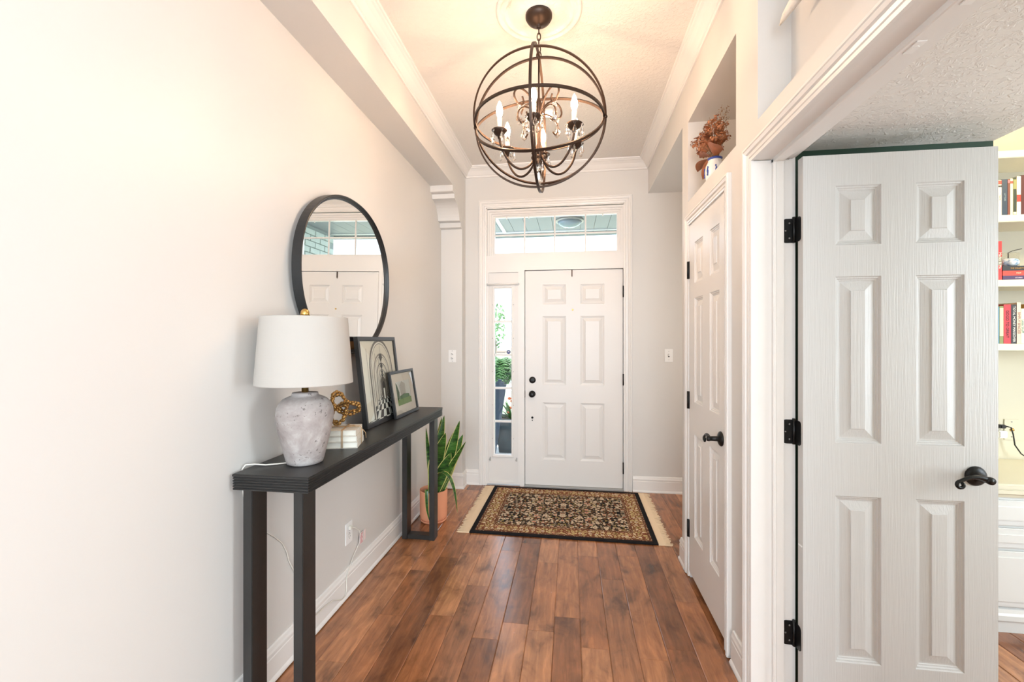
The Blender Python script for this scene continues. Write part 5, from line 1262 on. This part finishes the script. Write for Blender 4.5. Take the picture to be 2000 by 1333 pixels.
for i in range(26):
    a = rr.uniform(0, 6.3); L = rr.uniform(0.08, 0.22); p0 = Vector((PLX, PLY, hh - 0.05)); p1 = p0 + Vector((cos(a) * L, sin(a) * L, rr.uniform(0.06, 0.28)))
    side = Vector((-sin(a), cos(a), 0)) * 0.028; m_ = p0.lerp(p1, 0.6) + Vector((0, 0, 0.02))
    put('leaf', MB().add([p0, m_ - side, p1, m_ + side], [(0, 1, 2, 3)]), M['fern'], fl, fixn=False)
for i in range(9):
    p = Vector((PLX + rr.uniform(-.14, .14), PLY + rr.uniform(-.14, .14), hh + rr.uniform(0.05, 0.26)))
    put('flower', MB().ball(tuple(p), 0.026, 8, 6, 0, (1, 1, 0.7)), M['flower'], fl)
wf = empty('wooden_trellis', (-1.0, 5.12, -0.02), 'dark blue weathered wooden slat frame leaning on the porch outside the sidelight', 'trellis')
def slat(y, x0, z0, x1, z1, w=0.035):
    d = Vector((x1 - x0, 0, z1 - z0)).normalized(); s = Vector((d.z, 0, -d.x)) * w * 0.5
    b = MB(); P0, P1 = Vector((x0, y, z0)), Vector((x1, y, z1))
    vs = [P0 - s, P0 + s, P1 + s, P1 - s]; vs = [(v.x, v.y, v.z) for v in vs] + [(v.x, v.y + 0.022, v.z) for v in vs]
    b.add(vs, [(0, 1, 2, 3), (7, 6, 5, 4), (0, 4, 5, 1), (1, 5, 6, 2), (2, 6, 7, 3), (3, 7, 4, 0)]); put('slat', b, M['navywood'], wf)
for i in range(6): slat(5.12 - 0.0005 * i, -0.925 - i * 0.040, -0.02, -0.790 - i * 0.026, 0.90 - 0.03 * abs(i - 2), 0.046 - 0.002 * i)
put('cross_rail', MB().box((-1.11, 5.142, 0.24), (-0.86, 5.164, 0.28)), M['navywood'], wf)
put('cross_rail', MB().box((-1.05, 5.142, 0.66), (-0.81, 5.164, 0.70)), M['navywood'], wf)
fe = empty('fern', (-0.95, 5.80, 0.92), 'large green fern spilling from a stand outside the sidelight', 'plant')
put('stand', MB().lathe([(0.11, -0.94), (0.11, -0.90), (0.03, -0.88), (0.03, -0.16), (0.12, -0.14), (0.16, 0.06), (0.15, 0.06), (0.10, 0.02), (0, 0.02)], (-0.95, 5.80, 0.92), 'z', 24), M['slate'], fe)
for i in range(90):
    a = rr.uniform(0, 6.3); L = rr.uniform(0.20, 0.46); rise = rr.uniform(-0.10, 0.42); b = MB(); prev = None
    n = 14
    S = [Vector((-0.95 + cos(a) * L * s, 5.80 + sin(a) * L * s, 0.96 + rise * (1.9 * s - 1.75 * s * s) - 0.16 * s * s)) for s in [k / n for k in range(n + 1)]]
    for k in range(1, n):
        d = (S[k + 1] - S[k - 1]).normalized(); sd_ = d.cross(Vector((0, 0, 1))).normalized(); w = 0.075 * sin(pi * (0.12 + 0.88 * k / n)) + 0.01
        for q in (-1, 1):
            tip = S[k] + sd_ * q * w + d * 0.02 - Vector((0, 0, 0.012))
            b.add([S[k] - d * 0.009, S[k] + d * 0.009, tip], [(0, 1, 2)])
    put('frond', b, M['fern'], fe, fixn=False)
# distant trees
def tree(x, y, h, r, n, label, seed):
    q = random.Random(seed); e = empty('tree', (x, y, -0.3), label, 'tree', None)
    put('trunk', MB().tube([(x, y, -0.35), (x + 0.1, y, h * 0.3), (x - 0.05, y, h * 0.6)], [0.22, 0.17, 0.10], 10), M['bark'], e)
    b = MB()
    for i in range(n):
        d = Vector((q.gauss(0, 1), q.gauss(0, 1), q.gauss(0, 0.9))).normalized() * (q.random() ** 0.4); p = Vector((x + d.x * r, y + d.y * r, h * 0.62 + d.z * h * 0.42))
        s = q.uniform(0.09, 0.20); a1 = Vector((q.gauss(0, 1), q.gauss(0, 1), q.gauss(0, 1))).normalized(); a2 = a1.orthogonal().normalized()
        b.add([p - a1 * s, p + a2 * s * 0.5, p + a1 * s, p - a2 * s * 0.5], [(0, 1, 2, 3)])
    put('foliage', b, M['treeleaf'], e, fixn=False)['kind'] = 'stuff'
tree(-4.75, 26, 3.7, 0.85, 240, 'small leafy tree across the lawn seen through the sidelight', 1)
